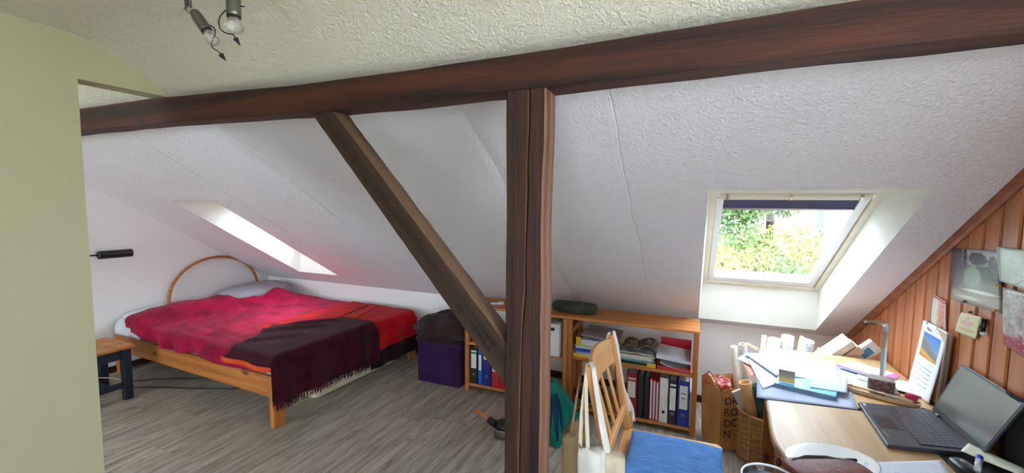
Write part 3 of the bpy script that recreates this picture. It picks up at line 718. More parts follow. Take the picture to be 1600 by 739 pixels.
# ------------------------------------------------------------------ purple box and folded blanket
bx = thing('storage_box', 'dark violet cloth-covered box between bed and shelf', 'box', (-2.0, 3.29, 0))
MB().bb(-2.225, -1.80, 3.08, 3.48, 0, .33).build('body', PURP, bx, bev=.008)
MB().bb(-2.23, -1.795, 3.075, 3.485, .333, .385).build('lid', PURP, bx, bev=.008)
m_ = MB()
def fold_blanket(m_, c, d, layers, seed):
    for k in range(layers):
        zz = c[2] + d[2] * (k + .5) / layers; f = 1 - .05 * k + .03 * nz(k, seed)
        m_.pillow((c[0] + .02 * nz(k, 2, seed), c[1] + .02 * nz(k, 7, seed), zz), (d[0] * f, d[1] * f, d[2] / layers * 1.45), rotm('Z', .06 * nz(k, 1, seed, 3)), .42, .6, 40, 14, .10, 7, seed + k * 3)
def brown(s_, t_):
    a = 2 * math.pi * t_; r = .29 * math.sin(math.pi * min(1, s_ * .62 + .0)) ** .55 if s_ < .8 else .29 * math.sin(math.pi * .496) ** .55 * (1 - .10 * (s_ - .8) / .2)
    cs_, sn_ = math.copysign(abs(math.cos(a)) ** .6, math.cos(a)), math.copysign(abs(math.sin(a)) ** .6, math.sin(a))
    h = .215 * (1 - s_ ** 1.6) + .05 * (cs_ * .5) * (1 - s_) * 1.2
    fold_ = .022 * math.sin(h * 62 + 3 * math.sin(a) + a) * ss(.25, .6, s_) + .02 * nz(cs_ * 2, sn_ * 2, s_ * 3, 1.5)
    return (-2.03 + (r * .93 + fold_) * cs_, 3.27 + (r * .80 + fold_) * sn_, .375 + max(h, -.04) + .018 * nz(cs_ * 2, sn_ * 2, s_ * 2 + 5, 2) * (1 - s_))
m_.grid(brown, 44, 72, uv=False)
def bfold(k, z, w):
    return [(-2.03 + w * .93 * math.cos(a) * (1 + .05 * math.sin(a * 3 + k)), 3.27 + w * .86 * math.sin(a), z + .03 * math.cos(a + k) + .012 * math.sin(a * 4 + k)) for a in (2 * math.pi * j / 36 for j in range(37))]
m_.tube(bfold(1, .42, .275), .030, 8, False, .8); m_.tube(bfold(3, .475, .262), .028, 8, False, .8); m_.tube(bfold(5.4, .53, .225), .024, 8, False, .8)
o = m_.build('folded_blanket', BROWNB, loc=(-2.02, 3.27, .385), smooth=True); tag(o, 'dark brown fleece blanket folded on top of the violet box', 'blanket')

# ------------------------------------------------------------------ shelf units
def shelf(name, x0, x1, label, mids):
    t = thing(name, label, 'shelf', ((x0 + x1) / 2, 3.25, 0), 'low pine shelf units under the slope')
    for xx in (x0, x1 - .034) if name == 'shelf_unit' and x0 < -1.5 else (x0 + .0, x1 - .034):
        for yy in (3.07, 3.365): MB().bb(xx, xx + .034, yy, yy + .04, 0, .712).build('post', PINEZ, t, bev=.003)
        MB().bb(xx + .006, xx + .028, 3.11, 3.365, .60, .64).build('rail', PINE, t); MB().bb(xx + .006, xx + .028, 3.11, 3.365, .02, .05).build('rail', PINE, t)
    MB().bb(x0 - .003, x1 + .003, 3.068, 3.41, .714, .734).build('top_board', PINE, t, bev=.003)
    for z in mids: MB().bb(x0 + .035, x1 - .035, 3.072, 3.40, z - .02, z).build('shelf_board', PINE, t, bev=.003)
    return t
shelf('shelf_unit', -1.742, -.862, 'low pine shelf behind the timber post with a white box', (.42, .068))
shelf('shelf_unit', -.86, .045, 'low pine shelf right of the timber post filled with binders', (.43, .052))

LBL = plain('label_paper', srgb(226, 226, 222), .7)
LBG = plain('green_label', srgb(40, 140, 80), .6); LBR = plain('red_label_print', srgb(200, 60, 60), .6)
def binder(x, w, z, h, c, label, kind, y0=3.085, d=.285, lab=True, group='lever arch files on the lower shelves', lh=(.16, .30), scrib=None, head=None):
    m = plain('binder_' + kind, c, .45, 0, .5, .04)
    t = MB(); 
    poly = [(x, y0 + .004), (x + .004, y0), (x + w - .004, y0), (x + w, y0 + .004), (x + w, y0 + d), (x + w - .003, y0 + d), (x + w - .003, y0 + .006), (x + .003, y0 + .006), (x + .003, y0 + d), (x, y0 + d)]
    t.prism(poly, 2, z, z + h)
    r = t.build('ring_binder', m, loc=(x + w / 2, y0 + d / 2, z)); tag(r, label, 'binder', group)
    MB().bb(x + .006, x + w - .006, y0 + .02, y0 + d - .03, z + .008, z + h - .012).build('pages', PAPER, r)
    if w > .05:
        MB().lathe([(.011, 0), (.011, .0012), (.0085, .0018), (.0085, .0004)], (x + w / 2, y0 - .0003, z + .075), (0, -1, 0), 18).build('finger_ring', CHROME if kind != 'white' else BLACK, r)
        MB().lathe([(.0084, 0), (.0084, .0008)], (x + w / 2, y0 - .0001, z + .075), (0, -1, 0), 16).build('finger_hole', BLACK, r)
    if lab:
        a, b = x + w * .16, x + w * .84
        MB().bb(a, b, y0 - .0008, y0, z + lh[0], z + lh[1]).build('spine_label', LBL, r)
        if head: MB().bb(a, b, y0 - .0012, y0 - .0007, z + lh[1] - .028, z + lh[1] - .012).build('label_band', head, r)
        if scrib:
            for j in range(scrib):
                q = []; L_ = .036 - .012 * j; x_ = a + .008 + .004 * j
                for n__ in range(22): q.append((x_ + L_ * n__ / 21, y0 - .0016, z + lh[1] - .052 - j * .034 + .0045 * math.sin(n__ * 1.7) * (1.6 if n__ in (3, 4, 12) else 1) - .004 * n__ / 21))
                MB().tube(q, .0011, 4).build('handwriting', INK, r)
    return r
# right unit, lower shelf
binder(-.422, .076, .054, .318, srgb(142, 26, 40), 'dark red binder with white label, leftmost on the shelf behind the chair', 'maroon', head=LBR, lh=(.14, .285))
binder(-.342, .042, .054, .312, srgb(24, 24, 26), 'wider black binder beside the dark red one', 'black', lab=False)
binder(-.298, .036, .054, .306, srgb(30, 30, 34), 'narrow black binder left of the red folders', 'black', lab=False)
for k in range(3):
    x = -.258 + k * .0205
    o = MB().bb(x, x + .0165, 3.09, 3.36, .054, .054 + .30 - .008 * k).build('card_folder', plain('red_folder', srgb(206, 30, 50), .35, 0, .6), loc=(x + .008, 3.22, .054)); 
    tag(o, ['left one of three thin red folders between black and white binders', 'middle one of three thin red folders between black and white binders', 'right one of three thin red folders between black and white binders'][k], 'folder', 'thin red folders')
    MB().bb(x + .003, x + .0135, 3.088, 3.352, .062, .345 - .008 * k).build('sheets', PAPER, o)
binder(-.194, .056, .054, .318, srgb(220, 220, 222), 'white binder with black finger hole between red folders and black binder', 'white', lh=(.11, .30))
binder(-.135, .056, .054, .314, srgb(34, 34, 42), 'black binder with a white label left of the blue one', 'black', head=BLACK, lh=(.10, .285))
binder(-.076, .076, .054, .318, srgb(30, 50, 150), 'blue binder with a handwritten label at the right end of the shelf', 'blue', lh=(.12, .285), scrib=2)
o = MB().bb(.003, .010, 3.1, 3.36, .054, .30).build('card_folder', PAPER, loc=(.006, 3.2, .054)); tag(o, 'thin white folder squeezed between blue binder and shelf post', 'folder')
# left unit, lower shelf
binder(-1.70, .070, .070, .305, srgb(20, 26, 24), 'black binder with cream label and green band, leftmost on the left shelf', 'black', head=LBG, lh=(.13, .28))
binder(-1.625, .036, .070, .305, srgb(40, 90, 190), 'narrow light blue binder with white label on the left shelf', 'lightblue', lh=(.12, .25))
binder(-1.584, .078, .070, .305, srgb(22, 40, 120), 'wide dark blue binder with a small pale label on the left shelf', 'darkblue', lh=(.22, .29))
binder(-1.502, .070, .070, .27, srgb(180, 30, 40), 'red binder with white top behind the timber brace', 'red', lh=(.13, .26))
binder(-1.428, .070, .070, .26, srgb(190, 34, 44), 'second red binder beside the timber post', 'red', lab=False)

# white lidded box on the left unit
wb_ = thing('file_box', 'white lidded box on the shelf right of the timber post', 'box', (-1.0, 3.2, .42))
WBM = plain('white_board', srgb(226, 228, 232), .55, 0, .4, .02)
MB().bb(-1.13, -.918, 3.05, 3.36, .42, .63).build('body', WBM, wb_, bev=.003)
MB().bb(-1.134, -.914, 3.045, 3.365, .632, .668).build('lid', plain('pale_grey_board', srgb(206, 212, 208), .5), wb_, bev=.003)
MB().bb(-.990, -.955, 3.040, 3.05, .618, .642).build('clasp', BLACK, wb_, bev=.002)
# dark quilted roll on top
m_ = MB(); pts = []; rr_ = []
for k in range(61):
    t = k / 60; x = -1.02 + t * .36; e = (1 - abs(2 * t - 1) ** 6) ** .5; rr_.append(.048 * e * (1 - .10 * (abs(math.cos(t * math.pi * 6)) ** 12)) + .003); pts.append((x, 3.20 - .01 * math.sin(t * 3), .734 + .046))
m_.tube(pts, rr_, 20, True, .92)
o = m_.build('quilted_roll', GREENQ, loc=(-.84, 3.2, .734), smooth=True); tag(o, 'dark green quilted roll lying on top of the shelves by the post', 'cushion')
# small white gadget on the top board, left of the post
g = thing('remote_control', 'small white remote with dark top on the shelf behind the brace', 'remote', (-1.52, 3.25, .734))
MB().box((-1.52, 3.2, .742), (.13, .05, .016), rotm('Z', .5)).build('shell', PAPER, g, bev=.004)
MB().box((-1.535, 3.195, .752), (.07, .036, .006), rotm('Z', .5)).build('keypad', plain('slate_plastic', srgb(70, 74, 84), .5), g, bev=.002)

# middle shelf contents (right unit)
YEL = plain('yellow_folder', srgb(222, 180, 40), .5); BLU = plain('blue_folder', srgb(40, 70, 180), .5); TRQ = plain('turquoise_card', srgb(60, 150, 160), .5)
def stack(x0, x1, y0, y1, z, items, group):
    for (h, mat, nm, lb, ct, dx, rot) in items:
        c = ((x0 + x1) / 2 + dx, (y0 + y1) / 2, z + h / 2); o = MB().box(c, (x1 - x0 - abs(dx), y1 - y0, h), rotm('Z', rot)).build(nm, mat, loc=(c[0], c[1], z), bev=min(.0015, h * .3)); tag(o, lb, ct, group); z += h + .0004
    return z
gy = 'papers stacked on the middle shelf'
z = .4305
ft = thing('letter_tray', 'yellow tray at the bottom of the left paper stack', 'tray', (-.67, 3.22, .4305), gy)
MB().bb(-.82, -.52, 3.09, 3.36, .4305, .434).build('base', YEL, ft); MB().bb(-.82, -.73, 3.088, 3.092, .4305, .456).build('front_lip', YEL, ft); MB().bb(-.56, -.52, 3.088, 3.092, .4305, .456).build('front_lip', YEL, ft)
MB().bb(-.82, -.817, 3.09, 3.36, .4305, .478).build('side', YEL, ft); MB().bb(-.523, -.52, 3.09, 3.36, .4305, .478).build('side', YEL, ft)
z = stack(-.812, -.53, 3.10, 3.35, .4345, [(.022, PAPER, 'paper_bundle', 'bundle of loose white sheets inside the yellow tray', 'papers', 0, .0), (.012, plain('lilac_card', srgb(150, 150, 200), .6), 'card_folder', 'lilac folder above the sheets in the yellow tray', 'folder', .004, .02),
     (.026, BLU, 'card_folder', 'blue folder in the left paper stack', 'folder', -.004, -.02), (.012, PAPER, 'paper_bundle', 'white sheets on the blue folder', 'papers', .004, .01), (.008, plain('pale_green_card', srgb(170, 190, 170), .6), 'card_folder', 'pale green folder under the yellow file', 'folder', 0, -.01)], gy)
yf = thing('box_file', 'open yellow box file filled with white sheets on top of the left stack', 'box file', (-.66, 3.2, z), gy)
for bx_ in ((-.80, -.50, 3.10, 3.37, z, z + .004), (-.80, -.797, 3.10, 3.37, z, z + .062), (-.80, -.765, 3.098, 3.102, z, z + .062), (-.80, -.50, 3.366, 3.37, z, z + .062)): MB().bb(*bx_).build('cover', YEL, yf)
MB().bb(-.765, -.51, 3.105, 3.36, z + .004, z + .045).build('sheets', PAPER, yf)
MB().box((-.625, 3.23, z + .078), (.27, .28, .005), rotm('Y', .07) @ rotm('X', .02)).build('cover', plain('grey_lid_card', srgb(170, 164, 168), .6), yf)
MB().box((-.53, 3.30, z + .07), (.05, .14, .003), rotm('Y', .15)).build('cover', YEL, yf)
# second tray with newspapers
nt = thing('letter_tray', 'yellow-cornered tray under the newspapers on the middle shelf', 'tray', (-.36, 3.2, .4305), gy)
MB().bb(-.495, -.225, 3.09, 3.36, .4305, .434).build('base', YEL, nt); MB().bb(-.285, -.225, 3.087, 3.091, .4305, .462).build('front_lip', YEL, nt); MB().bb(-.495, -.47, 3.087, 3.091, .4305, .455).build('front_lip', YEL, nt); MB().bb(-.228, -.225, 3.09, 3.36, .4305, .47).build('side', BLACK, nt)
NEWS = pmat('newsprint', srgb(206, 204, 200), [('lines', 26, .05, .95, .05, .95, srgb(80, 80, 86)), ('noise', 3, .58, .8, srgb(110, 104, 104))], .8)
NEWSD = pmat('newsprint_photo', srgb(150, 142, 132), [('noise', 5, .5, .9, srgb(70, 66, 64)), ('noise', 9, .62, .7, srgb(200, 196, 190))], .8)
z = stack(-.487, -.238, 3.095, 3.35, .4345, [(.02, BLACK, 'magazine', 'black-edged magazine at the bottom of the newspaper stack', 'magazine', .0, .02), (.012, TRQ, 'card_folder', 'turquoise folder under the newspapers', 'folder', .003, -.03), (.008, plain('pale_green_card', (.5, .5, .5)), 'card_folder', 'pale green card in the newspaper stack', 'folder', 0, .03),
      (.016, PAPER, 'magazine', 'thick white magazine in the newspaper stack', 'magazine', -.004, -.04), (.01, plain('cream_card', srgb(220, 214, 190), .6), 'magazine', 'cream magazine under the folded newspapers', 'magazine', .004, .02)], gy)
def crumple(x0, x1, y0, y1, z, hh, mat, label, seed, roll=0.):
    def f(s, t):
        x = x0 + s * (x1 - x0); y = y0 + t * (y1 - y0)
        return (x + .006 * nz(t, s, seed, 4), y + .006 * nz(s, t, seed + 2, 4), z + hh * (.5 + nz(x, y, seed, 9)) * (.4 + .6 * math.sin(math.pi * s) ** .5) + roll * math.sin(math.pi * s))
    o = MB().grid(f, 24, 20).build('newspaper', mat, loc=((x0 + x1) / 2, (y0 + y1) / 2, z), smooth=True, solid=.004, offset=1); tag(o, label, 'newspaper', gy); return o
crumple(-.49, -.25, 3.09, 3.33, z + .004, .02, NEWS, 'loose newspaper sheets spilling over the front of the stack', 3)
crumple(-.47, -.36, 3.12, 3.34, z + .022, .025, NEWSD, 'folded grey newspaper on the left of the newspaper stack', 6, .02)
crumple(-.36, -.225, 3.11, 3.34, z + .024, .025, NEWSD, 'rolled brownish newspaper on the right of the newspaper stack', 8, .028)
# red tray with papers
REDP = plain('red_plastic', srgb(200, 20, 40), .3, 0, .6)
rt = thing('letter_tray', 'red plastic letter tray at the right end of the middle shelf', 'tray', (-.11, 3.22, .4305), gy)
MB().bb(-.215, -.0, 3.09, 3.39, .4305, .436).build('base', REDP, rt)
for b_ in ((-.215, -.211, 3.09, 3.39, .4305, .50), (-.004, .0, 3.09, 3.39, .4305, .555), (-.215, 0, 3.386, 3.39, .4305, .575), (-.215, -.0, 3.088, 3.092, .4305, .458)): MB().bb(*b_).build('side', REDP, rt, bev=.001)
def curl(x0, x1, y0, y1, z, up, mat, nm, label, cat, rot=0., group=None, dz=0., bend=1.6, parent=None):
    cx, cy = (x0 + x1) / 2, (y0 + y1) / 2; c, s_ = math.cos(rot), math.sin(rot)
    def f(s, t):
        x = (s - .5) * (x1 - x0); y = (t - .5) * (y1 - y0)
        return (cx + x * c - y * s_, cy + x * s_ + y * c, z + up * (1 - s) ** bend + dz * (t - .5) + .0015 * nz(x, y, z, 9))
    m_ = MB().grid(f, 12, 12)
    if parent is None:
        o = m_.build(nm, mat, loc=(cx, cy, z), smooth=True, solid=.0012, offset=1); tag(o, label, cat, group)
    else: o = m_.build(nm, mat, parent, smooth=True, solid=.0012, offset=1)
    return o
curl(-.205, -.01, 3.085, 3.36, .440, .035, PAPER, 'paper_sheet', 'lower curling white sheet in the red tray', 'paper', .02, gy)
o = MB().box((-.115, 3.215, .512), (.23, .27, .022), rotm('Y', .10) @ rotm('Z', .04)).build('paper_bundle', PAPER, loc=(-.115, 3.215, .50), bev=.001); tag(o, 'thick bundle of white paper on top in the red tray', 'papers', gy)
# magazine corners in the lower left bay of the right unit
o = MB().box((-.72, 3.24, .075), (.2, .24, .03), rotm('Z', .3)).build('magazine', NEWSD, loc=(-.72, 3.24, .054)); tag(o, 'black and white magazine on the lower shelf behind the chair', 'magazine')
o = MB().box((-.70, 3.22, .10), (.17, .22, .012), rotm('Z', -.2) @ rotm('X', .1)).build('magazine', pmat('bw_cover', srgb(30, 30, 30), [('noise', 4, .55, 1, srgb(230, 230, 230))]), loc=(-.70, 3.22, .094)); tag(o, 'glossy black and white magazine lying on another behind the chair', 'magazine')

# ------------------------------------------------------------------ pan and dustpan near the post
pn = thing('saucepan', 'small steel saucepan with wooden handle and black collar on the floor by the post', 'pan', (-1.135, 2.540, 0))
MB().lathe([(.060, 0), (.070, .004), (.073, .06), (.074, .062), (.070, .062), (.067, .006), (.0, .005)], (-1.155, 2.570, .0), n=28).build('pot', CHROME, pn, smooth=True)
MB().tube([(-1.195, 2.530, .085), (-1.255, 2.550, .094)], .026, 12).build('collar', BLACK, pn, bev=.004)
MB().lathe([(.07, 0), (.05, .03), (.02, .042)], (-1.155, 2.570, .062), n=24).build('lid', plain('dark_lid', srgb(40, 46, 44), .3, .4), pn, smooth=True)
MB().tube([(-1.255, 2.550, .094), (-1.335, 2.595, .098), (-1.425, 2.630, .102)], [.011, .014, .011], 10).build('handle', wood('handle_wood', srgb(220, 150, 80), srgb(180, 110, 50), 0, 1, .4, 1, False), pn, smooth=True)

# teal drape over a low box
def teal_f(s, t):
    a = 2 * math.pi * t; top = np.array((-.90, 2.80, .325)); r0 = .02 + .25 * s ** .8 * (1 + .22 * math.sin(a * 5 + .6) * s + .10 * math.sin(a * 11) * s)
    h = .335 * (1 - s ** 1.7) + .015 * nz(math.cos(a), math.sin(a), s * 2, 3)
    return (top[0] + r0 * .72 * math.cos(a), top[1] + r0 * .8 * math.sin(a), max(.003, h))
tl = MB().grid(teal_f, 40, 90, uv=False).build('nylon_cover', TEAL, loc=(-.90, 2.80, 0), smooth=True, solid=.002); tag(tl, 'crumpled teal green nylon cover on the floor beside the post', 'cover')
m_ = MB()
for k, a in enumerate((-1.25, -1.0, -.75)):
    pts = [teal_f(s, (a / (2 * math.pi)) % 1) for s in (.35, .5, .65, .8, .93)]; pts = [(p[0] + .002, p[1] - .006, p[2] + .008) for p in pts]; m_.tube(pts, [.008, .014, .017, .016, .008], 8, True, .5)
m_.build('blue_fold', TEALB, tl, smooth=True)

# ------------------------------------------------------------------ chair with cushion and bags
ch = thing('wooden_chair', 'beech chair with slatted back, facing the desk', 'chair', (-.05, 1.92, 0))
def bk(z): return -.300 - .085 * (z - .52) / .39         # leaning back plane x
SY0, SY1 = 1.715, 2.165
for yy in (SY0, SY1):
    rings = []
    for k in range(13):
        z = .0 + .915 * k / 12; x = bk(z) if z > .45 else -.285 + .03 * (.45 - z); w = .020 - .004 * max(0, (z - .6)); yo = yy - (0.008 if yy == SY0 else -.008) * max(0, (z - .45)) * 2
        rings.append([(x - .016, yo - w, z), (x + .018, yo - w, z), (x + .018, yo + w, z), (x - .016, yo + w, z)])
    MB().loft(rings).build('back_post', CHAIRW, ch, bev=.006)
def toprail(s, t):
    y = SY0 + .01 + s * (SY1 - SY0 - .02); z = .785 + t * .112 + (.02 * math.sin(math.pi * s)) * t; return (bk(z) - .028 * math.sin(math.pi * s), y, z)
MB().grid(toprail, 16, 3).build('top_rail', CHAIRY, ch, smooth=False, solid=.016)
MB().bar((bk(.545), SY0, .545), (bk(.545), SY1, .545), .02, .05).build('lower_rail', CHAIRY, ch, bev=.004)
for k in range(3):
    yy = SY0 + .115 + k * .11
    q = lambda z: bk(z) - .028 * math.sin(math.pi * (yy - SY0) / (SY1 - SY0)) * max(0, (z - .55) / .3)
    MB().loft([[(q(z) - .005, yy - .014, z), (q(z) + .005, yy - .014, z), (q(z) + .005, yy + .014, z), (q(z) - .005, yy + .014, z)] for z in (.56, .64, .72, .81)]).build('slat', CHAIRW, ch, bev=.002)
m_ = MB().prism([(-.30, SY0 - .01), (.13, SY0 - .03), (.15, SY0 + .0), (.15, SY1 - .0), (.13, SY1 + .02), (-.30, SY1)], 2, .425, .447)
m_.build('seat', CHAIRY, ch, bev=.006)
for yy in (SY0 + .01, SY1 - .02): MB().loft([[(.10 + s_ * a, yy + b * a, z) for s_, b in ((-1, -1), (1, -1), (1, 1), (-1, 1))] for z, a in ((0, .014), (.425, .019))]).build('leg', CHAIRW, ch, bev=.004)
for yy in (SY0 + .01, SY1 - .02): MB().bb(-.27, .09, yy - .009, yy + .009, .20, .23).build('stretcher', CHAIRY, ch, bev=.003)
def cush(s, t):
    x = -.235 + s * .37; y = 1.695 + t * .40 + .0 * s; return x, y
m_ = MB(); 
def cush_f(sgn):
    def f(s, t):
        x = -.245 + s * .385; y0 = 1.70; y1 = 2.075; y = y0 + t * (y1 - y0)
        e = (1 - abs(2 * s - 1) ** 3.5) * (1 - abs(2 * t - 1) ** 3.5); pinch = 1 + .03 * (abs(2 * s - 1) * abs(2 * t - 1)) ** 3
        return (-.0525 + (x + .0525) * pinch, 1.8875 + (y - 1.8875) * pinch, .482 + sgn * (.032 * max(e, 0) ** .45) + .004 * nz(x, y, 2, 14) * sgn)
    return f
m_.grid(cush_f(1), 40, 40); m_.grid(cush_f(-1), 40, 40); m_.uv = None
cu = m_.build('seat_cushion', DENIM, loc=(-.05, 1.89, .45), smooth=True); tag(cu, 'blue slub-cotton cushion on the seat of the chair', 'cushion')

def strip(m_, pts, w, wd=(0, 1, 0), th=.0015):
    wd = np.array(wd, float); L = [np.array(p, float) for p in pts]
    rings = []
    for i, p in enumerate(L):
        d = L[min(i + 1, len(L) - 1)] - L[max(i - 1, 0)]; d /= np.linalg.norm(d); n = np.cross(d, wd); n /= max(1e-6, np.linalg.norm(n))
        rings.append([p - wd * w / 2 - n * th, p + wd * w / 2 - n * th, p + wd * w / 2 + n * th, p - wd * w / 2 + n * th])
    return m_.loft(rings)
def bagbody(c, wx, wy, z0, z1, seed, top_pinch=.4, rot=0.):
    """soft hanging sack"""
    rings = []
    for k in range(15):
        t = k / 14; z = z0 + (z1 - z0) * t; f = (1 - top_pinch * t ** 2.2) * (1 - .25 * (1 - t) ** 6); ring = []
        for j in range(36):
            a = 2 * math.pi * j / 36; cs, sn = math.cos(a), math.sin(a)
            r = 1 + .10 * math.sin(a * 7 + seed + t * 2) * t + .10 * nz(cs * 2, sn * 2, t * 3 + seed)
            x = math.copysign(abs(cs) ** .7, cs) * wx / 2 * r * (1 if t < .8 else 1 - .2 * (t - .8)); y = math.copysign(abs(sn) ** .7, sn) * wy / 2 * f * r
            ring.append((c[0] + x * math.cos(rot) - y * math.sin(rot), c[1] + x * math.sin(rot) + y * math.cos(rot), z + .012 * math.sin(a * 5 + seed) * t))
        rings.append(ring)
    return rings
# tan bag with print (behind, furthest from seat)
tb = thing('tote_bag', 'tan canvas tote bag with dark print hanging lowest behind the chair', 'bag', (-.52, 1.78, .3), 'cloth bags hanging on the chair back')
MB().loft(bagbody((-.462, 1.80), .088, .20, .22, .585, 1., .12)).build('body', JUTE, tb, smooth=True)
for dy in (0, .02):
    m_ = MB(); strip(m_, [(-.472, 1.77 + dy, .57), (-.452, 1.76 + dy, .72), (-.425, 1.735, .86), (-.398, 1.722, .925), (-.385, 1.72, .93)], .016, (0, 1, 0)); m_.build('strap', JUTE, tb)
rs = random.Random(5)
for k in range(9):
    x = -.492 + k * .0065; MB().bar((x, 1.6975, .40 + rs.uniform(-.012, .012)), (x + .003, 1.6975, .335 + rs.uniform(-.02, .03)), .003, .002, (0, 1, 0)).build('print_mark', INK, tb)
# cream tote in front
tc_ = thing('tote_bag', 'off-white canvas tote bag hanging from the near chair post', 'bag', (-.35, 1.63, .3), 'cloth bags hanging on the chair back')
MB().loft(bagbody((-.345, 1.625), .115, .12, .24, .615, 4., .5)).build('body', CANVW, tc_, smooth=True)
for dx in (-.02, .012):
    m_ = MB(); strip(m_, [(-.375 + dx, 1.625, .60), (-.385 + dx * .6, 1.65, .74), (-.392, 1.685, .86), (-.39, 1.708, .925), (-.372, 1.712, .928)], .020, (.5, .85, 0)); m_.build('strap', CANVAS, tc_)
td = thing('tote_bag', 'natural cotton bag bunched beside the chair seat', 'bag', (-.27, 1.64, .3), 'cloth bags hanging on the chair back')
MB().loft(bagbody((-.262, 1.635), .085, .09, .24, .60, 8., .45)).build('body', CANVAS, td, smooth=True)
for dy in (-.010, .014):
    m_ = MB(); strip(m_, [(-.285, 1.635 + dy, .59), (-.315, 1.655 + dy, .70), (-.345, 1.68, .82), (-.366, 1.70, .915), (-.38, 1.706, .930)], .026, (.45, .88, 0)); m_.build('strap', CANVW, td)
# white strap bag over the far post
te = thing('tote_bag', 'white cotton bag with brown lining slung over the far chair post', 'bag', (-.33, 2.19, .5), 'cloth bags hanging on the chair back')
m_ = MB(); strip(m_, [(-.40, 2.15, .88), (-.388, 2.17, .925), (-.37, 2.185, .93), (-.35, 2.19, .86), (-.335, 2.192, .76), (-.322, 2.192, .68)], .018, (.5, .85, 0)); m_.build('strap', CANVW, te)
def tef(s, t):
    z = .70 - s * .20; w = .015 + .065 * ss(.2, .8, s); return (-.325 + .045 * s + .008 * math.sin(t * 6 + s * 3) + (t - .5) * w * .5, 2.19 + (t - .5) * w * .9, z - .05 * t * s)
MB().grid(tef, 16, 10).build('body', CANVW, te, smooth=True, solid=.006)
def teg(s, t):
    z = .52 - s * .09; return (-.272 + .006 * math.sin(t * 5) + (t - .5) * .022, 2.205 + (t - .5) * .05, z)
MB().grid(teg, 8, 8).build('lining', JUTE, te, smooth=True, solid=.005)
def tei(s, t):
    z = .80 - s * .22; w = .07 * ss(0, .4, s) * ss(1.2, .8, s); return (-.345 + .03 * s - .012, 2.165 + (t - .5) * w - .02 * s, z)
MB().grid(tei, 8, 8).build('inner_fold', fabric('rust_brown_cotton', srgb(130, 66, 40), srgb(96, 46, 30)), te, smooth=True, solid=.004)

# ------------------------------------------------------------------ kraft paper bag
kb = thing('paper_bag', 'brown kraft paper carrier bag with black letters by the shelf', 'bag', (.16, 3.08, 0))
P0 = np.array((.185, 2.945)); e1 = np.array((-.50, .866)); e2 = np.array((.866, .50)); WL, WR = .20, .20
KR = NM('kraft_paper', .75, 0, .25); kv = KR.coord(); KR.color(KR.ramp(KR.noise(kv, 5, 5), [(.3, srgb(196, 140, 86)), (.7, srgb(222, 168, 108))])); KR.bump(KR.noise(kv, 22, 6, .7, 1.), .8, .02); KR = KR.m
rings = []
for k in range(13):
    t = k / 12; z = .004 + .42 * t; f = 1 + .10 * t; ring = []
    cs = [P0, P0 + e1 * WL, P0 + e1 * WL + e2 * WR, P0 + e2 * WR]; cc = sum(cs) / 4
    for j in range(4):
        a, b = cs[j], cs[(j + 1) % 4]
        for q in range(6):
            p = a + (b - a) * q / 6; p = cc + (p - cc) * f; inn = .012 * math.sin(math.pi * q / 6) * math.sin(math.pi * t * .9) * (1 if j % 2 else -.6)
            p = p + (cc - p) / np.linalg.norm(cc - p) * inn; dz = (.035 * (1 if j in (0,) else 0) * math.sin(math.pi * q / 6) - .03 * (j == 0 and q < 3)) * (t > .99)
            ring.append((p[0] + .004 * nz(q, k, j, .9), p[1] + .004 * nz(k, q, j, .9), z + dz + .01 * nz(q * .8, j, 3) * t))
    rings.append(ring)
m_ = MB().loft(rings, caps=False); n_ = len(rings[0]); m_.f.append(tuple(range(n_)))
m_.build('body', KR, kb, solid=.002)
for (o_, d_, lean) in ((P0 + e1 * .04, e1, -e2), (P0 + e2 * WR + e1 * .04, e1, e2)):
    pts = [];
    for k in range(13):
        a = math.pi * k / 12; q = o_ + d_ * (.06 - .06 * math.cos(a)); h = .40 + .085 * math.sin(a) ** .7; q = q + np.array(lean) * (.0 + .02 * math.sin(a)); pts.append((q[0], q[1], h))
    m_ = MB(); rings = []
    for i_, p in enumerate(pts):
        rings.append([(p[0] - e2[0] * .001, p[1] - e2[1] * .001, p[2] - .008), (p[0] - e2[0] * .001, p[1] - e2[1] * .001, p[2] + .008), (p[0] + e2[0] * .001, p[1] + e2[1] * .001, p[2] + .008), (p[0] + e2[0] * .001, p[1] + e2[1] * .001, p[2] - .008)])
    m_.loft(rings); m_.build('handle', CARDL, kb)
for k, s_ in enumerate(('DRO', 'RO', 'DO', 'N')):
    p = P0 + e2 * .012; nn_ = np.array((e2[1], -e2[0])) * .016
    text(s_, .068, INK, kb, (p[0] + nn_[0], p[1] + nn_[1], .318 - k * .072), (e2[0], e2[1], 0), (0, 0, 1), ext=.0006)
REDPAT = pmat('red_patterned_foil', srgb(170, 30, 40), [('noise', 6, .55, .9, srgb(240, 200, 190)), ('noise', 9, .6, .8, srgb(90, 16, 24))], .35)
def rp(s, t): return (.17 + (s - .5) * .16 + .02 * nz(s, t, 1, 4), 3.10 + (t - .5) * .15, .40 + .045 * nz(s, t, 5, 3.5) + .03 * math.sin(math.pi * t) * math.sin(math.pi * s))
o = MB().grid(rp, 16, 16).build('wrapping_paper', REDPAT, loc=(.17, 3.1, .36), smooth=True, solid=.004); tag(o, 'crumpled red patterned wrapping paper inside the kraft bag', 'paper')

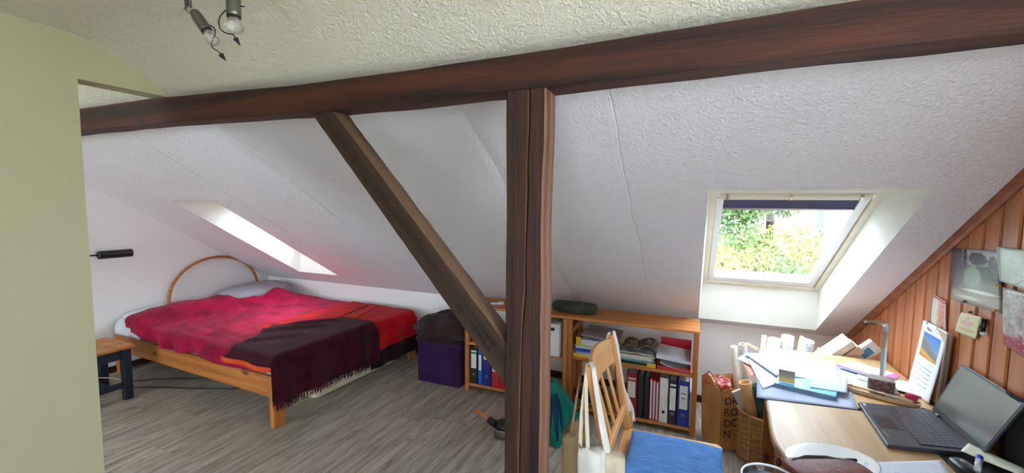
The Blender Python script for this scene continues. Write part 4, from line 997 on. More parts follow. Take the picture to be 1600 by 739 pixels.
# ------------------------------------------------------------------ woven basket with rolls
WIC = wood('wicker', srgb(216, 172, 114), srgb(160, 116, 70), 0, 2, .6, 1, False, .3)
bk_ = thing('wicker_basket', 'round woven seagrass basket beside the desk', 'basket', (.45, 3.0, 0))
C = np.array((.455, 3.02)); RB = .172
m_ = MB()
for k in range(22):
    z = .010 + k * .0128; m_.tube([(C[0] + (RB + .002 * math.sin(j * math.pi / 2 * 7 + k * math.pi)) * math.cos(2 * math.pi * j / 48), C[1] + (RB + .002 * math.sin(j * 1.0472 * 3 + k * math.pi)) * math.sin(2 * math.pi * j / 48), z) for j in range(49)], .0068, 6, False)
m_.build('woven_rows', WIC, bk_, smooth=True)
m_ = MB()
for j in range(16):
    a = 2 * math.pi * j / 16 + .1; m_.bar((C[0] + (RB + .007) * math.cos(a), C[1] + (RB + .007) * math.sin(a), .004), (C[0] + (RB + .007) * math.cos(a), C[1] + (RB + .007) * math.sin(a), .292), .010, .004, (math.cos(a), math.sin(a), 0))
m_.build('stakes', WIC, bk_)
MB().tube([(C[0] + (RB + .002) * math.cos(2 * math.pi * j / 40), C[1] + (RB + .002) * math.sin(2 * math.pi * j / 40), .297) for j in range(41)], .010, 8, False).build('rim', WIC, bk_, smooth=True)
MB().lathe([(RB - .004, .004), (RB - .004, .012)], (C[0], C[1], 0), n=32).build('bottom', WIC, bk_)
def roll(p, q, r, mat, label, nm='paper_roll', group='paper rolls beside and behind the desk', inner=.8, cap=None, n=20):
    p = np.array(p, float); q = np.array(q, float); L = np.linalg.norm(q - p); d = (q - p) / L
    prof = [(r, 0), (r, L), (r * inner, L), (r * inner, L - .10)]
    if cap: prof = [(r, 0), (r, L), (r * .98, L + .004), (0.0005, L + .004)]
    o = MB().lathe(prof, p, d, n, caps=True).build(nm, mat, loc=tuple((p)), smooth=False)
    for pg in o.data.polygons: pg.use_smooth = abs(pg.normal.dot(Vector(d))) < .5 and len(pg.vertices) == 4
    tag(o, label, 'roll', group)
    if not cap:
        m2 = MB(); pts = []
        for k in range(60):
            a = k * .42; rr = r * (.35 + .6 * k / 60); _, a1, b1 = frame(d); pts.append(q - d * .004 + rr * (math.cos(a) * a1 + math.sin(a) * b1))
        m2.tube(pts, .0007, 4); m2.build('end_spiral', mat, o)
    return o
BRT = plain('brown_tube_card', srgb(196, 150, 100), .6); GRN = pmat('green_print', srgb(24, 74, 66), [('noise', 4, .6, .6, srgb(60, 110, 96))], .4)
BRTT = plain('ochre_tube_edge', srgb(214, 170, 90), .6)
GRND = plain('dark_green_paper', srgb(26, 70, 62), .45, 0, .4, .3)
b_ = roll((.43, 2.97, .05), (.310, 2.93, .490), .036, BRT, 'brown cardboard roll leaning left out of the basket', inner=.85)
g_ = roll((.475, 2.93, .06), (.380, 2.92, .490), .034, GRND, 'dark green rolled sheet with white edge in the basket', inner=.9)
o = MB().box((.345, 2.965, .315), (.095, .02, .26), rotm('Z', .15) @ rotm('Y', -.50)).build('envelope', plain('pale_grey_envelope', srgb(210, 216, 224), .5), loc=(.37, 2.97, .3), bev=.004); tag(o, 'pale grey padded envelope sticking out of the basket left side', 'envelope')
o = MB().box((.395, 2.945, .29), (.07, .016, .24), rotm('Z', .1) @ rotm('Y', -.45)).build('envelope', plain('taupe_card', srgb(140, 124, 112), .6), loc=(.39, 2.95, .3), bev=.003); tag(o, 'taupe card envelope behind the brown roll in the basket', 'envelope')
roll((.345, 3.22, .0), (.255, 3.12, .648), .022, CANVP := plain('cream_paper', srgb(228, 222, 208), .6), 'slim cream roll, leftmost of the pair standing left of the desk')
roll((.40, 3.24, .0), (.305, 3.13, .668), .024, plain('grey_paper', srgb(196, 192, 188), .6), 'slim grey roll, right one of the pair standing left of the desk')
WR_ = plain('ivory_paper', srgb(232, 228, 216), .6)
roll((.42, 3.30, .0), (.445, 3.26, .705), .015, WR_, 'thin ivory roll, leftmost of those standing behind the desk')
roll((.47, 3.28, .0), (.500, 3.22, .700), .040, plain('bright_paper', srgb(214, 212, 206), .6), 'wide white roll standing behind the desk left of the centre')
roll((.535, 3.28, .0), (.572, 3.22, .730), .036, plain('bright_paper', srgb(214, 212, 206), .6), 'tall white roll standing behind the desk')
o = MB().box((.625, 3.24, .50), (.02, .06, .46), rotm('Y', .14)).build('wooden_board', CARDL, loc=(.625, 3.24, .27)); tag(o, 'tan board leaning beside the patterned roll behind the desk', 'board')
MARB = NM('marbled_paper', .6); mv = MARB.coord(); MARB.color(MARB.ramp(MARB.noise(mv, 18, 6, .7, 1.5), [(.42, srgb(236, 234, 232)), (.55, srgb(150, 146, 150)), (.62, srgb(232, 230, 228))])); MARB = MARB.m
roll((.62, 3.28, .0), (.672, 3.18, .725), .036, MARB, 'white and grey marbled roll behind the desk')
roll((.70, 3.25, .0), (.738, 3.16, .69), .017, plain('orange_print_paper', srgb(226, 186, 140), .6), 'slim cream and orange printed roll behind the desk')
roll((.735, 3.25, .0), (.765, 3.14, .655), .021, WR_, 'short ivory roll, rightmost of those behind the desk')

# ------------------------------------------------------------------ desk
DZ = .72
dk = thing('desk', 'pine desk with rounded kidney edge along the panelled wall', 'desk', (.65, 2.1, 0))
edge = [(.39, 2.94), (.352, 2.80), (.342, 2.50), (.318, 2.24), (.298, 1.97), (.288, 1.80), (.300, 1.69), (.322, 1.58), (.36, 1.42), (.40, 1.28), (.42, 1.15)]
# refine outline with a smooth curve
def cr(P, m=6):
    Q = []
    for i in range(len(P) - 1):
        p0, p1, p2, p3 = [np.array(P[max(0, min(len(P) - 1, i + k))]) for k in (-1, 0, 1, 2)]
        for k in range(m):
            t = k / m; Q.append(tuple(.5 * ((2 * p1) + (-p0 + p2) * t + (2 * p0 - 5 * p1 + 4 * p2 - p3) * t * t + (-p0 + 3 * p1 - 3 * p2 + p3) * t ** 3)))
    Q.append(P[-1]); return Q
out = cr(edge); poly = out + [(.992, 1.15), (.992, 2.95), (.43, 2.95)]
lev = [(-.010, DZ - .032), (0, DZ - .024), (.0, DZ - .010), (-.003, DZ - .003), (-.010, DZ)]
cc = np.array((.68, 2.05)); rings = []
for ins, z in lev:
    ring = []
    for p in poly:
        p = np.array(p); 
        if p[0] < .9: p = p + np.array((-ins, 0))
        ring.append((p[0], p[1], z))
    rings.append(ring)
MB().loft(rings).build('desktop', DESKW, dk)
MB().bb(.375, .97, 1.62, 1.64, 0, DZ - .034).build('side_panel', DESKS, dk); MB().bb(.375, .97, 2.13, 2.15, 0, DZ - .034).build('side_panel', DESKS, dk)
MB().bb(.375, .97, 1.2, 1.22, 0, DZ - .034).build('side_panel', DESKS, dk); MB().bb(.40, .97, 2.78, 2.80, 0, DZ - .034).build('side_panel', DESKS, dk)
MB().bb(.95, .968, 1.2, 2.80, .3, DZ - .034).build('back_panel', DESKS, dk)
for k in range(3):
    z1 = DZ - .04 - k * .21; d_ = MB().bb(.352, .374, 1.645, 2.125, z1 - .20, z1).build('drawer', DESKS, dk, bev=.004)
    for yk in (2.06,) if k == 1 else (1.885,):
        MB().lathe([(.008, 0), (.008, .012), (.016, .02), (.017, .028), (.010, .034), (.0005, .035)], (.352, yk, z1 - (.0 if k != 1 else 0) - .10), (-1, 0, 0), 16).build('knob', plain('dark_knob', srgb(110, 60, 34), .4), d_, smooth=True)
MB().bb(.360, .378, 2.155, 2.80, DZ - .12, DZ - .036).build('apron', DESKS, dk, bev=.003)

# papers on the desk
dp = 'loose papers spread on the desk'
def sheet(nm, cor, mat, label, cat, group=None, th=.0008, z=None, nu=14, nv=14, lift=None, parent=None, wob=.0015):
    """cor: four (x, y, z) corners in order 00, 10, 11, 01"""
    c00, c10, c11, c01 = [np.array(c, float) for c in cor]
    def f(s, t):
        p = (1 - s) * (1 - t) * c00 + s * (1 - t) * c10 + s * t * c11 + (1 - s) * t * c01
        p = p + np.array((0, 0, wob * nz(p[0], p[1], c00[0], 12)))
        if lift: p = p + np.array(lift(s, t))
        return p
    m_ = MB().grid(f, nu, nv)
    if parent is not None: return m_.build(nm, mat, parent, smooth=True, solid=th, offset=0)
    o = m_.build(nm, mat, loc=tuple((c00 + c10 + c11 + c01) / 4), smooth=True, solid=th, offset=0); tag(o, label, cat, group); return o
Z1 = DZ + .0025
sheet('drawing_sheet', [(.275, 2.14, Z1), (.655, 2.185, Z1), (.70, 2.46, Z1), (.33, 2.60, Z1)], PAPERB, 'large bluish white drawing sheet lying under the blue book', 'paper', dp)
sheet('folder_edge', [(.30, 2.135, Z1 - .0018), (.665, 2.18, Z1 - .0018), (.67, 2.21, Z1 - .0018), (.30, 2.16, Z1 - .0018)], INK, 'dark edge of a folder under the drawing sheet', 'folder', None, th=.001, wob=0)
PLAN = pmat('plan_print', srgb(182, 190, 208), [('lines', 30, .1, .9, .1, .9, srgb(160, 172, 196))], .7)
sheet('plan_sheet', [(.387, 2.40, Z1 + .018), (.656, 2.43, Z1 + .02), (.72, 2.79, Z1 + .012), (.27, 2.70, Z1 + .02)], PLAN, 'big white printed plan hanging over the left desk edge', 'paper', dp, lift=lambda s, t: (0, 0, .006 * math.sin(s * 6) - .0 * t))
sheet('plan_sheet', [(.228, 2.63, Z1 + .004), (.36, 2.45, Z1 + .010), (.60, 2.72, Z1 + .010), (.29, 2.74, Z1 + .01)], PLAN, 'lower white plan whose corner sticks out left of the desk', 'paper', dp)
sheet('plan_sheet', [(.31, 2.24, Z1 + .002), (.42, 2.37, Z1 + .015), (.52, 2.62, Z1 + .014), (.285, 2.64, Z1 + .012)], PAPER, 'white sheet between the plan and the blue book', 'paper', dp)
sheet('paper_sheet', [(.505, 2.30, Z1 + .0235), (.645, 2.30, Z1 + .0235), (.70, 2.50, Z1 + .026), (.545, 2.46, Z1 + .026)], PAPERB, 'small white sheet lying across the right end of the blue book', 'paper', dp)
ORP = plain('orange_paper', srgb(236, 110, 74), .6)
sheet('paper_sheet', [(.275, 2.58, DZ + .001), (.30, 2.40, DZ + .001), (.36, 2.5, DZ + .001), (.33, 2.72, DZ + .001)], ORP, 'orange sheet peeping out under the plans at the desk edge', 'paper', dp, lift=lambda s, t: (-.02 * (1 - t), 0, 0))
sheet('paper_sheet', [(.29, 2.86, Z1 + .03), (.35, 2.80, Z1 + .012), (.37, 2.85, Z1 + .012), (.31, 2.89, Z1 + .03)], ORP, 'orange paper corner at the back left of the desk', 'paper', dp)
# blue book
bb_ = thing('book', 'thick book with sky blue cover on the drawing sheet', 'book', (.5, 2.34, DZ + .004))
Rb = np.array(((.961, -.11), (.257, .994)))
def bk2(pts, z0, z1, nm, mat, bev=.0008):
    V = [(x, y, z) for z in (z0, z1) for x, y in pts]; MB().add(V, [(0, 1, 2, 3), (7, 6, 5, 4), (0, 4, 5, 1), (1, 5, 6, 2), (2, 6, 7, 3), (3, 7, 4, 0)]).build(nm, mat, bb_, bev=bev)
q4 = [(.362, 2.300), (.590, 2.240), (.640, 2.40), (.415, 2.455)]
SKYB = plain('sky_blue_cover', srgb(84, 184, 236), .35, 0, .5, .03)
bk2(q4, DZ + .004, DZ + .0065, 'back_cover', SKYB); bk2([(.367, 2.303), (.588, 2.245), (.634, 2.392), (.415, 2.45)], DZ + .0065, DZ + .0205, 'pages', plain('grey_pages', srgb(130, 136, 146), .8)); bk2(q4, DZ + .0205, DZ + .0235, 'front_cover', SKYB)
pc = pmat('iridescent_card', srgb(150, 140, 130), [('grad', 'v', [(0, srgb(230, 120, 150)), (.15, srgb(220, 210, 90)), (.35, srgb(190, 170, 110)), (.6, srgb(140, 136, 134)), (1, srgb(120, 116, 118))]), ('noise', 5, .6, .5, srgb(120, 190, 150))], .3)
sheet('postcard', [(.386, 2.325, DZ + .025), (.450, 2.316, DZ + .025), (.452, 2.335, DZ + .075), (.388, 2.344, DZ + .078)], pc, 'small rainbow-edged card propped on the blue book', 'card', th=.001)
# books leaning in the corner behind the desk
def lean_book(c, d, rot, mat, label, pages=True, spine=None):
    t = thing('book', label, 'book', c, 'books leaning in the corner by the panelling')
    MB().box(c, d, rot).build('cover', mat, t, bev=.002)
    if spine: 
        off = rot @ np.array((0, -d[1] / 2 - .0006, d[2] * .18)); MB().box(np.array(c) + off, (d[0] * .55, .001, d[2] * .28), rot).build('cover_picture', spine, t)
    return t
Ra = rotm('Z', .0) @ rotm('Y', .78)
lean_book((.752, 3.05, .700), (.035, .17, .27), Ra, plain('white_book_cover', srgb(206, 202, 198), .4), 'white book leaning at the back of the desk')
lean_book((.799, 3.05, .678), (.045, .16, .25), Ra, plain('beige_book_cover', srgb(206, 180, 160), .5), 'beige book leaning under the white one at the back of the desk')
lean_book((.884, 3.0, .722), (.070, .05, .21), Ra, plain('pale_box_cover', srgb(214, 222, 226), .4), 'pale box with a blue picture leaning against the panelling', spine=plain('blue_picture', srgb(60, 140, 200), .4))
o = MB().bb(.62, .975, 2.965, 3.13, 0, .575).build('storage_crate', DESKS, loc=(.8, 3.05, 0), bev=.004); tag(o, 'low pine crate behind the desk under the leaning books', 'crate')
# paper pile in the corner
CP = 'paper pile at the back of the desk by the panelling'
PNK = plain('pink_magazine', srgb(226, 120, 176), .4); MINT = plain('mint_paper', srgb(176, 226, 206), .6); LBLU = plain('light_blue_paper', srgb(176, 206, 232), .6)
sheet('paper_sheet', [(.64, 2.50, Z1), (.70, 2.42, Z1), (.84, 2.56, Z1), (.70, 2.76, Z1)], PAPER, 'white sheet left in the corner pile, edge towards the tray', 'paper', CP)
sheet('paper_sheet', [(.66, 2.62, Z1 + .003), (.72, 2.50, Z1 + .003), (.84, 2.60, Z1 + .003), (.76, 2.78, Z1 + .003)], LBLU, 'light blue sheet in the corner pile', 'paper', CP)
sheet('paper_sheet', [(.70, 2.47, Z1 + .005), (.78, 2.43, Z1 + .005), (.85, 2.55, Z1 + .005), (.75, 2.60, Z1 + .005)], MINT, 'mint green sheet in the corner pile', 'paper', CP)
sheet('paper_sheet', [(.75, 2.56, Z1 + .009), (.96, 2.42, Z1 + .009), (.975, 2.60, Z1 + .009), (.82, 2.76, Z1 + .009)], PAPER, 'white sheet on the right of the corner pile, touching the boards', 'paper', CP)
PKM = pmat('pink_edge_magazine', srgb(240, 236, 244), [('box', 0, 1, 0, .1, srgb(180, 90, 170)), ('box', .84, 1, 0, 1, srgb(232, 110, 176)), ('noise', 4, .6, .4, srgb(200, 180, 220))], .35)
o = MB().box((.83, 2.68, Z1 + .017), (.21, .14, .010), rotm('Z', -.75)).build('magazine', plain('white_magazine', srgb(238, 234, 244), .35), loc=(.83, 2.68, Z1 + .012)); tag(o, 'white magazine with pink border on top of the corner pile', 'magazine', CP)
MB().box((.83 + .068, 2.68 - .065, Z1 + .0225), (.03, .14, .0012), rotm('Z', -.75)).build('cover_strip', PNK, o); MB().box((.83 - .046, 2.68 - .05, Z1 + .0222), (.21, .012, .0012), rotm('Z', -.75)).build('cover_strip', plain('mauve_print', srgb(170, 110, 170), .4), o)
# photo cube with lamp
RC = rotm('Z', -.25)
pcube = thing('photo_cube', 'clear photo cube with dark red and grey pictures on the wooden tray', 'photo cube', (.803, 2.42, DZ + .02))
FOT = pmat('cube_photo', srgb(90, 70, 70), [('noise', 3, .5, .9, srgb(150, 96, 96)), ('noise', 7, .55, .8, srgb(44, 40, 44)), ('noise', 5, .64, .8, srgb(200, 196, 190))], .25)
MB().box((.803, 2.425, DZ + .046), (.094, .07, .056), RC).build('block', plain('grey_cube_core', srgb(140, 136, 134), .3), pcube, bev=.002)
def quad3(c, rr_v, uu_v, w, h):
    c = np.array(c); r = np.array(rr_v) / np.linalg.norm(rr_v) * w / 2; u = np.array(uu_v) * h / 2; return [tuple(c - r - u), tuple(c + r - u), tuple(c + r + u), tuple(c - r + u)]
rv = RC @ np.array((1, 0, 0)); fv = RC @ np.array((0, -1, 0))
sheet('photograph', quad3(np.array((.803, 2.425, DZ + .046)) + fv * .0358, rv, (0, 0, 1), .086, .05), FOT, None, None, parent=pcube, wob=0, th=.0005)
sheet('photograph', quad3(np.array((.803, 2.425, DZ + .046)) - rv * .0478, fv, (0, 0, 1), .062, .05), FOT, None, None, parent=pcube, wob=0, th=.0005)
dl = thing('desk_lamp', 'slim brushed steel desk lamp with bent arm by the panelled wall', 'lamp', (.83, 2.47, DZ))
ST_ = CHROME
pts = [(.822, 2.475, DZ + .012), (.822, 2.475, DZ + .285), (.820, 2.473, DZ + .305), (.812, 2.470, DZ + .318), (.798, 2.466, DZ + .322), (.738, 2.452, DZ + .322)]
m_ = MB(); rings = []
m_.tube(pts, .0105, 4, True); m_.build('stem', ST_, dl)
MB().box((.75, 2.454, DZ + .316), (.05, .017, .005), rotm('Z', .2)).build('light_strip', BLACK, dl)
MB().box((.83, 2.475, DZ + .008), (.10, .09, .012), rotm('Z', -.2)).build('base', ST_, dl, bev=.002)
# long wooden tray
tr = thing('pen_tray', 'long beige curved tray in front of the photo cube', 'tray', (.80, 2.37, DZ))
TRM = plain('beige_tray', srgb(196, 172, 144), .5)
a, b = np.array((.672, 2.425)), np.array((.905, 2.315)); d = (b - a) / np.linalg.norm(b - a); nn = np.array((-d[1], d[0])); L = np.linalg.norm(b - a)
outl = []
for k in range(28):
    t = 2 * math.pi * k / 28; outl.append((a + b) / 2 + d * L / 2 * math.copysign(abs(math.cos(t)) ** .6, math.cos(t)) + nn * .036 * math.copysign(abs(math.sin(t)) ** .6, math.sin(t)))
c_ = (a + b) / 2
MB().loft([[(c_[0] + (p[0] - c_[0]) * f, c_[1] + (p[1] - c_[1]) * f, z) for p in outl] for f, z in ((.9, DZ + .001), (1, DZ + .006), (1.03, DZ + .020), (.97, DZ + .020), (.90, DZ + .007), (.5, DZ + .006))]).build('dish', TRM, tr, smooth=False, bev=0)
o = MB().bar((.70, 2.425, DZ + .022), (.80, 2.365, DZ + .024), .012, .006).build('pen', plain('cream_pen', srgb(220, 206, 180), .4), loc=(.75, 2.395, DZ + .02), bev=.002); tag(o, 'cream pen lying across the tray beside the photo cube', 'pen')
o = MB().bar((.80, 2.372, DZ + .018), (.885, 2.325, DZ + .018), .022, .014).build('pencil_case', plain('taupe_plastic', srgb(170, 156, 138), .4), loc=(.84, 2.35, DZ + .012), bev=.004); tag(o, 'slim taupe case in the right half of the tray', 'case')
o = MB().pillow((.882, 2.345, DZ + .034), (.045, .03, .028), rotm('Z', -.4), .8, .8, nz=.2, ns=30).build('cloth', plain('raspberry_cloth', srgb(196, 36, 84), .7), loc=(.88, 2.345, DZ + .02), smooth=True); tag(o, 'raspberry red cloth at the right end of the tray', 'cloth')
o = MB().tube([(.90, 2.29, DZ + .008), (.935, 2.255, DZ + .008), (.955, 2.235, DZ + .008)], [.006, .009, .005], 8).build('pen', BLACK, loc=(.93, 2.26, DZ), smooth=True); tag(o, 'short black pen between tray and laptop hinge', 'pen')

# ------------------------------------------------------------------ laptop
lp = thing('laptop', 'open black laptop on the desk with its screen towards the room', 'laptop', (.8, 2.06, DZ))
LA, LBc = np.array((.668, 2.240)), np.array((.650, 1.870)); HA, HB = np.array((.918, 2.262)), np.array((.918, 1.915))
# base as a thin wedge between front edge (LA-LB) and hinge (HA-HB)
def lq(s, t, z):
    """s: along hinge direction 0..1 (A to B), t: front 0 to hinge 1"""
    p = (1 - s) * ((1 - t) * LA + t * HA) + s * ((1 - t) * LBc + t * HB); return (p[0], p[1], z)
m_ = MB(); V = []
for s in (0, 1):
    for t in (0, 1):
        for z in (DZ + .003, DZ + .016 + .005 * t): V.append(lq(s, t, z))
m_.add(V, [(0, 1, 3, 2), (4, 6, 7, 5), (0, 4, 5, 1), (2, 3, 7, 6), (0, 2, 6, 4), (1, 5, 7, 3)])
LPM = plain('laptop_plastic', srgb(56, 59, 68), .42, 0, .5, .03); m_.build('base', LPM, lp, bev=.003)
zt = lambda t: DZ + .0163 + .005 * t
def patch(s0, s1, t0, t1, h, nm, mat, parent=lp, z_off=.0):
    V = []
    for s in (s0, s1):
        for t in (t0, t1):
            for q in (z_off, z_off + h): V.append(lq(s, t, zt(t) + q))
    return V
m_ = MB(); FQ = [(0, 1, 3, 2), (4, 6, 7, 5), (0, 4, 5, 1), (2, 3, 7, 6), (0, 2, 6, 4), (1, 5, 7, 3)]
rows = [(15, .0), (14, .4), (13, .5), (12, .7), (9, 0)]
KB0, KB1, KT0, KT1 = .07, .93, .40, .88
MB().add(patch(KB0 - .01, KB1 + .01, KT0 - .015, KT1 + .012, .0006, '', None), FQ).build('keyboard_well', BLACK, lp)
kmat = plain('key_plastic', srgb(60, 62, 72), .35)
nr = 6; dt = (KT1 - KT0) / nr
for r in range(nr):
    t1 = KT1 - r * dt; t0 = t1 - dt
    if r < nr - 1:
        nk = 15; ws = [1.] * nk; ws[0] = 1 + .25 * (r % 3); ws[-1] = 1.6 - .25 * (r % 3)
    else: ws = [1, 1, 1, 1, 5, 1, 1, 1, 1, 1]
    tot = sum(ws); s = KB0
    for w in ws:
        s2 = s + w / tot * (KB1 - KB0); g = .0035
        V = []; 
        for ia, (sa, ta) in enumerate(((s + g, t0 + .007), (s + g, t1 - .007), (s2 - g, t0 + .007), (s2 - g, t1 - .007))):
            for hq in (.0006, .0024):
                V.append(lq(sa, ta, zt(ta) + hq))
        MB().add([V[0], V[1], V[2], V[3], V[4], V[5], V[6], V[7]], FQ).build('key', kmat, lp); s = s2
TPM = plain('touchpad', srgb(44, 46, 52), .3)
MB().add(patch(.34, .64, .06, .30, .0005, '', None), FQ).build('touchpad', TPM, lp)
for k in range(3): MB().add(patch(.34 + .102 * k, .34 + .102 * (k + 1) - .006, .315, .37, .0014, '', None), FQ).build('mouse_button', kmat, lp)
dH = (HB - HA) / np.linalg.norm(HB - HA); dF = (HA - LA) / np.linalg.norm(HA - LA)
p = lq(.90, .07, zt(0) + .0008); text('ThinkPad', .013, GREYI, lp, lq(.70, .055, zt(.05) + .0009), (dH[0], dH[1], 0), (dF[0], dF[1], 0), ext=.0002)
p = lq(.02, .05, zt(0)); MB().add(patch(.03, .10, .05, .09, .0004, '', None), FQ).build('sticker', plain('pale_sticker', srgb(150, 190, 200), .4), lp)
# screen: from hinge leaning back towards the wall
ST0 = np.array((.985, 2.232, .960)); ST1 = np.array((.985, 1.862, .957)); SB0 = np.array((HA[0] + .002, HA[1], DZ + .022)); SB1 = np.array((HB[0] + .002, HB[1] , DZ + .022))
def sq(s, t, n=0.):
    p = (1 - t) * ((1 - s) * SB0 + s * SB1) + t * ((1 - s) * ST0 + s * ST1)
    u = (ST0 - SB0) / np.linalg.norm(ST0 - SB0); r = (SB1 - SB0) / np.linalg.norm(SB1 - SB0); nn = np.cross(u, r); nn /= np.linalg.norm(nn)
    if nn[0] > 0: nn = -nn
    return p + nn * n
def sbox(s0, s1, t0, t1, n0, n1): return MB().add([sq(s, t, n) for s in (s0, s1) for t in (t0, t1) for n in (n0, n1)], FQ)
sbox(0, 1, 0, 1, -.007, 0).build('screen_lid', LPM, lp, bev=.002)
scr = NM('screen_glass', .12, 0, .9); scr.color(srgb(88, 96, 92)); scr.b.inputs['Roughness'].default_value = .28; scr.b.inputs['Coat Weight'].default_value = .6; scr.b.inputs['Coat Roughness'].default_value = .1
sbox(.03, .97, .10, .955, .0, .0008).build('screen', scr.m, lp)
for s in (.12, .82): MB().tube([lq(s, 1.0, DZ + .021), lq(s + .06, 1.0, DZ + .021)], .006, 10).build('hinge', LPM, lp)

# ------------------------------------------------------------------ near end of the desk
pl = thing('plate', 'white oval plate at the near edge of the desk', 'plate', (.44, 1.68, DZ))
m_ = MB(); c_ = np.array((.445, 1.695)); ax = np.array((.80, .35)); ax /= np.linalg.norm(ax)
def ov(f, z): return [(c_[0] + f * (.145 * math.cos(t) * ax[0] - .100 * math.sin(t) * ax[1]), c_[1] + f * (.145 * math.cos(t) * ax[1] + .100 * math.sin(t) * ax[0]), z) for t in (2 * math.pi * k / 48 for k in range(48))]
m_.loft([ov(.7, DZ), ov(.97, DZ + .006), ov(1, DZ + .009), ov(.97, DZ + .009), ov(.78, DZ + .004), ov(.1, DZ + .004)]); m_.build('dish', plain('white_porcelain', srgb(232, 238, 240), .15, 0, .6, .01), pl, smooth=True)
pe = thing('pen', 'brown pen with black cap lying on the white plate', 'pen', (.47, 1.70, DZ + .014))
MB().tube([(.425, 1.672, DZ + .018), (.487, 1.698, DZ + .016)], .0042, 10).build('barrel', plain('wood_pen', srgb(190, 130, 90), .4), pe, smooth=False)
MB().tube([(.487, 1.698, DZ + .016), (.518, 1.711, DZ + .015)], .0055, 10).build('cap', BLACK, pe, bev=.001)
LEA = NM('brown_leather', .5, 0, .4); lv = LEA.coord(); LEA.color(LEA.ramp(LEA.noise(lv, 30, 5, .6), [(.35, srgb(84, 38, 34)), (.65, srgb(126, 62, 52))])); LEA.bump(LEA.noise(lv, 120, 3), .4, .004); LEA = LEA.m
cs = thing('leather_case', 'worn brown leather case on the plate at the near desk edge', 'case', (.43, 1.62, DZ))
MB().pillow((.42, 1.600, DZ + .020), (.26, .12, .030), rotm('Z', .38), .5, .7, 36, 12, .12, 10).build('body', LEA, cs, smooth=True)
MB().tube([(.315, 1.592, DZ + .030), (.36, 1.632, DZ + .034), (.42, 1.655, DZ + .034), (.48, 1.662, DZ + .030), (.52, 1.652, DZ + .022)], .004, 8).build('zip_edge', plain('dark_leather', srgb(40, 24, 26), .5), cs, smooth=True)
lt = thing('plastic_tub', 'clear plastic tub with rounded rim below the desk edge', 'tub', (.24, 1.48, .60))
cc_ = np.array((.245, 1.500))
MB().lathe([(.060, 0), (.078, .10), (.084, .105), (.084, .110), (.076, .109), (.058, .004)], (cc_[0], cc_[1], .61), n=36).build('tub', CLEAR, lt, smooth=True)
MB().tube([(cc_[0] + .083 * math.cos(2 * math.pi * k / 40), cc_[1] + .083 * math.sin(2 * math.pi * k / 40), .722) for k in range(41)], .0035, 6, False).build('rim', plain('frosted_rim', srgb(220, 228, 236), .3), lt, smooth=True)
MB().lathe([(.072, .0), (.074, .015)], (cc_[0], cc_[1], .69), n=32).build('contents', plain('pale_blue_contents', srgb(150, 184, 220), .5), lt, smooth=True)
tbx = MB().lathe([(.10, 0), (.12, .01), (.12, .60), (.10, .609)], (cc_[0] - .0, cc_[1] - .0, 0), n=28).build('side_table', DESKS, loc=(cc_[0], cc_[1], 0)); tag(tbx, 'small round wooden stand carrying the plastic tub beside the desk', 'stand')

sheet('paper_sheet', [(.50, 1.60, DZ + .004), (.77, 1.70, DZ + .004), (.785, 1.845, DZ + .006), (.545, 1.728, DZ + .004)], pmat('ruled_paper', srgb(220, 228, 242), [('lines', 12, .1, .9, .1, .9, srgb(190, 200, 220))], .7), 'white written sheet in front of the laptop', 'paper')
ms = thing('computer_mouse', 'black computer mouse beside the right front of the laptop', 'mouse', (.822, 1.80, DZ))
MB().pillow((.822, 1.795, DZ + .018), (.055, .10, .034), rotm('Z', .1), .75, .7).build('shell', BLACK, ms, smooth=True)
MB().pillow((.826, 1.805, DZ + .034), (.016, .03, .008), None, .8, .8, 14, 8).build('wheel', plain('grey_rubber', srgb(120, 112, 110), .4), ms, smooth=True)
sheet('notecard', [(.86, 1.905, DZ + .026), (.955, 1.80, DZ + .026), (1.0 - .01, 1.84, DZ + .03), (.905, 1.965, DZ + .03)], pmat('greenish_card', srgb(226, 232, 214), [('noise', 3, .55, .5, srgb(200, 210, 150))], .6), 'pale green card lying across the laptop corner', 'card')
mk = thing('marker', 'clear glue stick with blue cap beside the black mouse', 'marker', (.862, 1.80, DZ + .04))
MB().tube([(.83, 1.745, DZ + .042), (.858, 1.80, DZ + .050)], .0085, 12).build('barrel', plain('milky_plastic', srgb(190, 200, 210), .3), mk, smooth=True)
MB().tube([(.858, 1.80, DZ + .050), (.868, 1.820, DZ + .053)], .0095, 12).build('cap', plain('blue_cap', srgb(40, 60, 190), .3), mk, bev=.001)
MB().bb(.80, .98, 1.60, 1.90, DZ + .001, DZ + .004).build('mouse_mat', BLACKF, loc=(.89, 1.75, DZ)); tag(bpy.data.objects['mouse_mat'], 'black mat under the mouse and the card', 'mat')
sg = thing('dark_sheet', 'black fabric sheet standing against the boards right of the laptop', 'bag', (.985, 1.75, DZ))  # thin black upright sheet with slight folds and seams
m_ = MB()
def sgf(s, t): y = 1.30 + s * .66; return (.986 + .002 * math.cos(s * 30), y, DZ + .004 + t * (.235 + .004 * math.sin(s * 9)))
m_.grid(sgf, 20, 10); m_.build('front', BLACKF, sg, smooth=True, solid=.006)
for yy in (1.40, 1.56, 1.72): MB().bar((.981, yy, DZ + .01), (.981, yy, DZ + .23), .003, .003).build('seam', BLACK, sg)

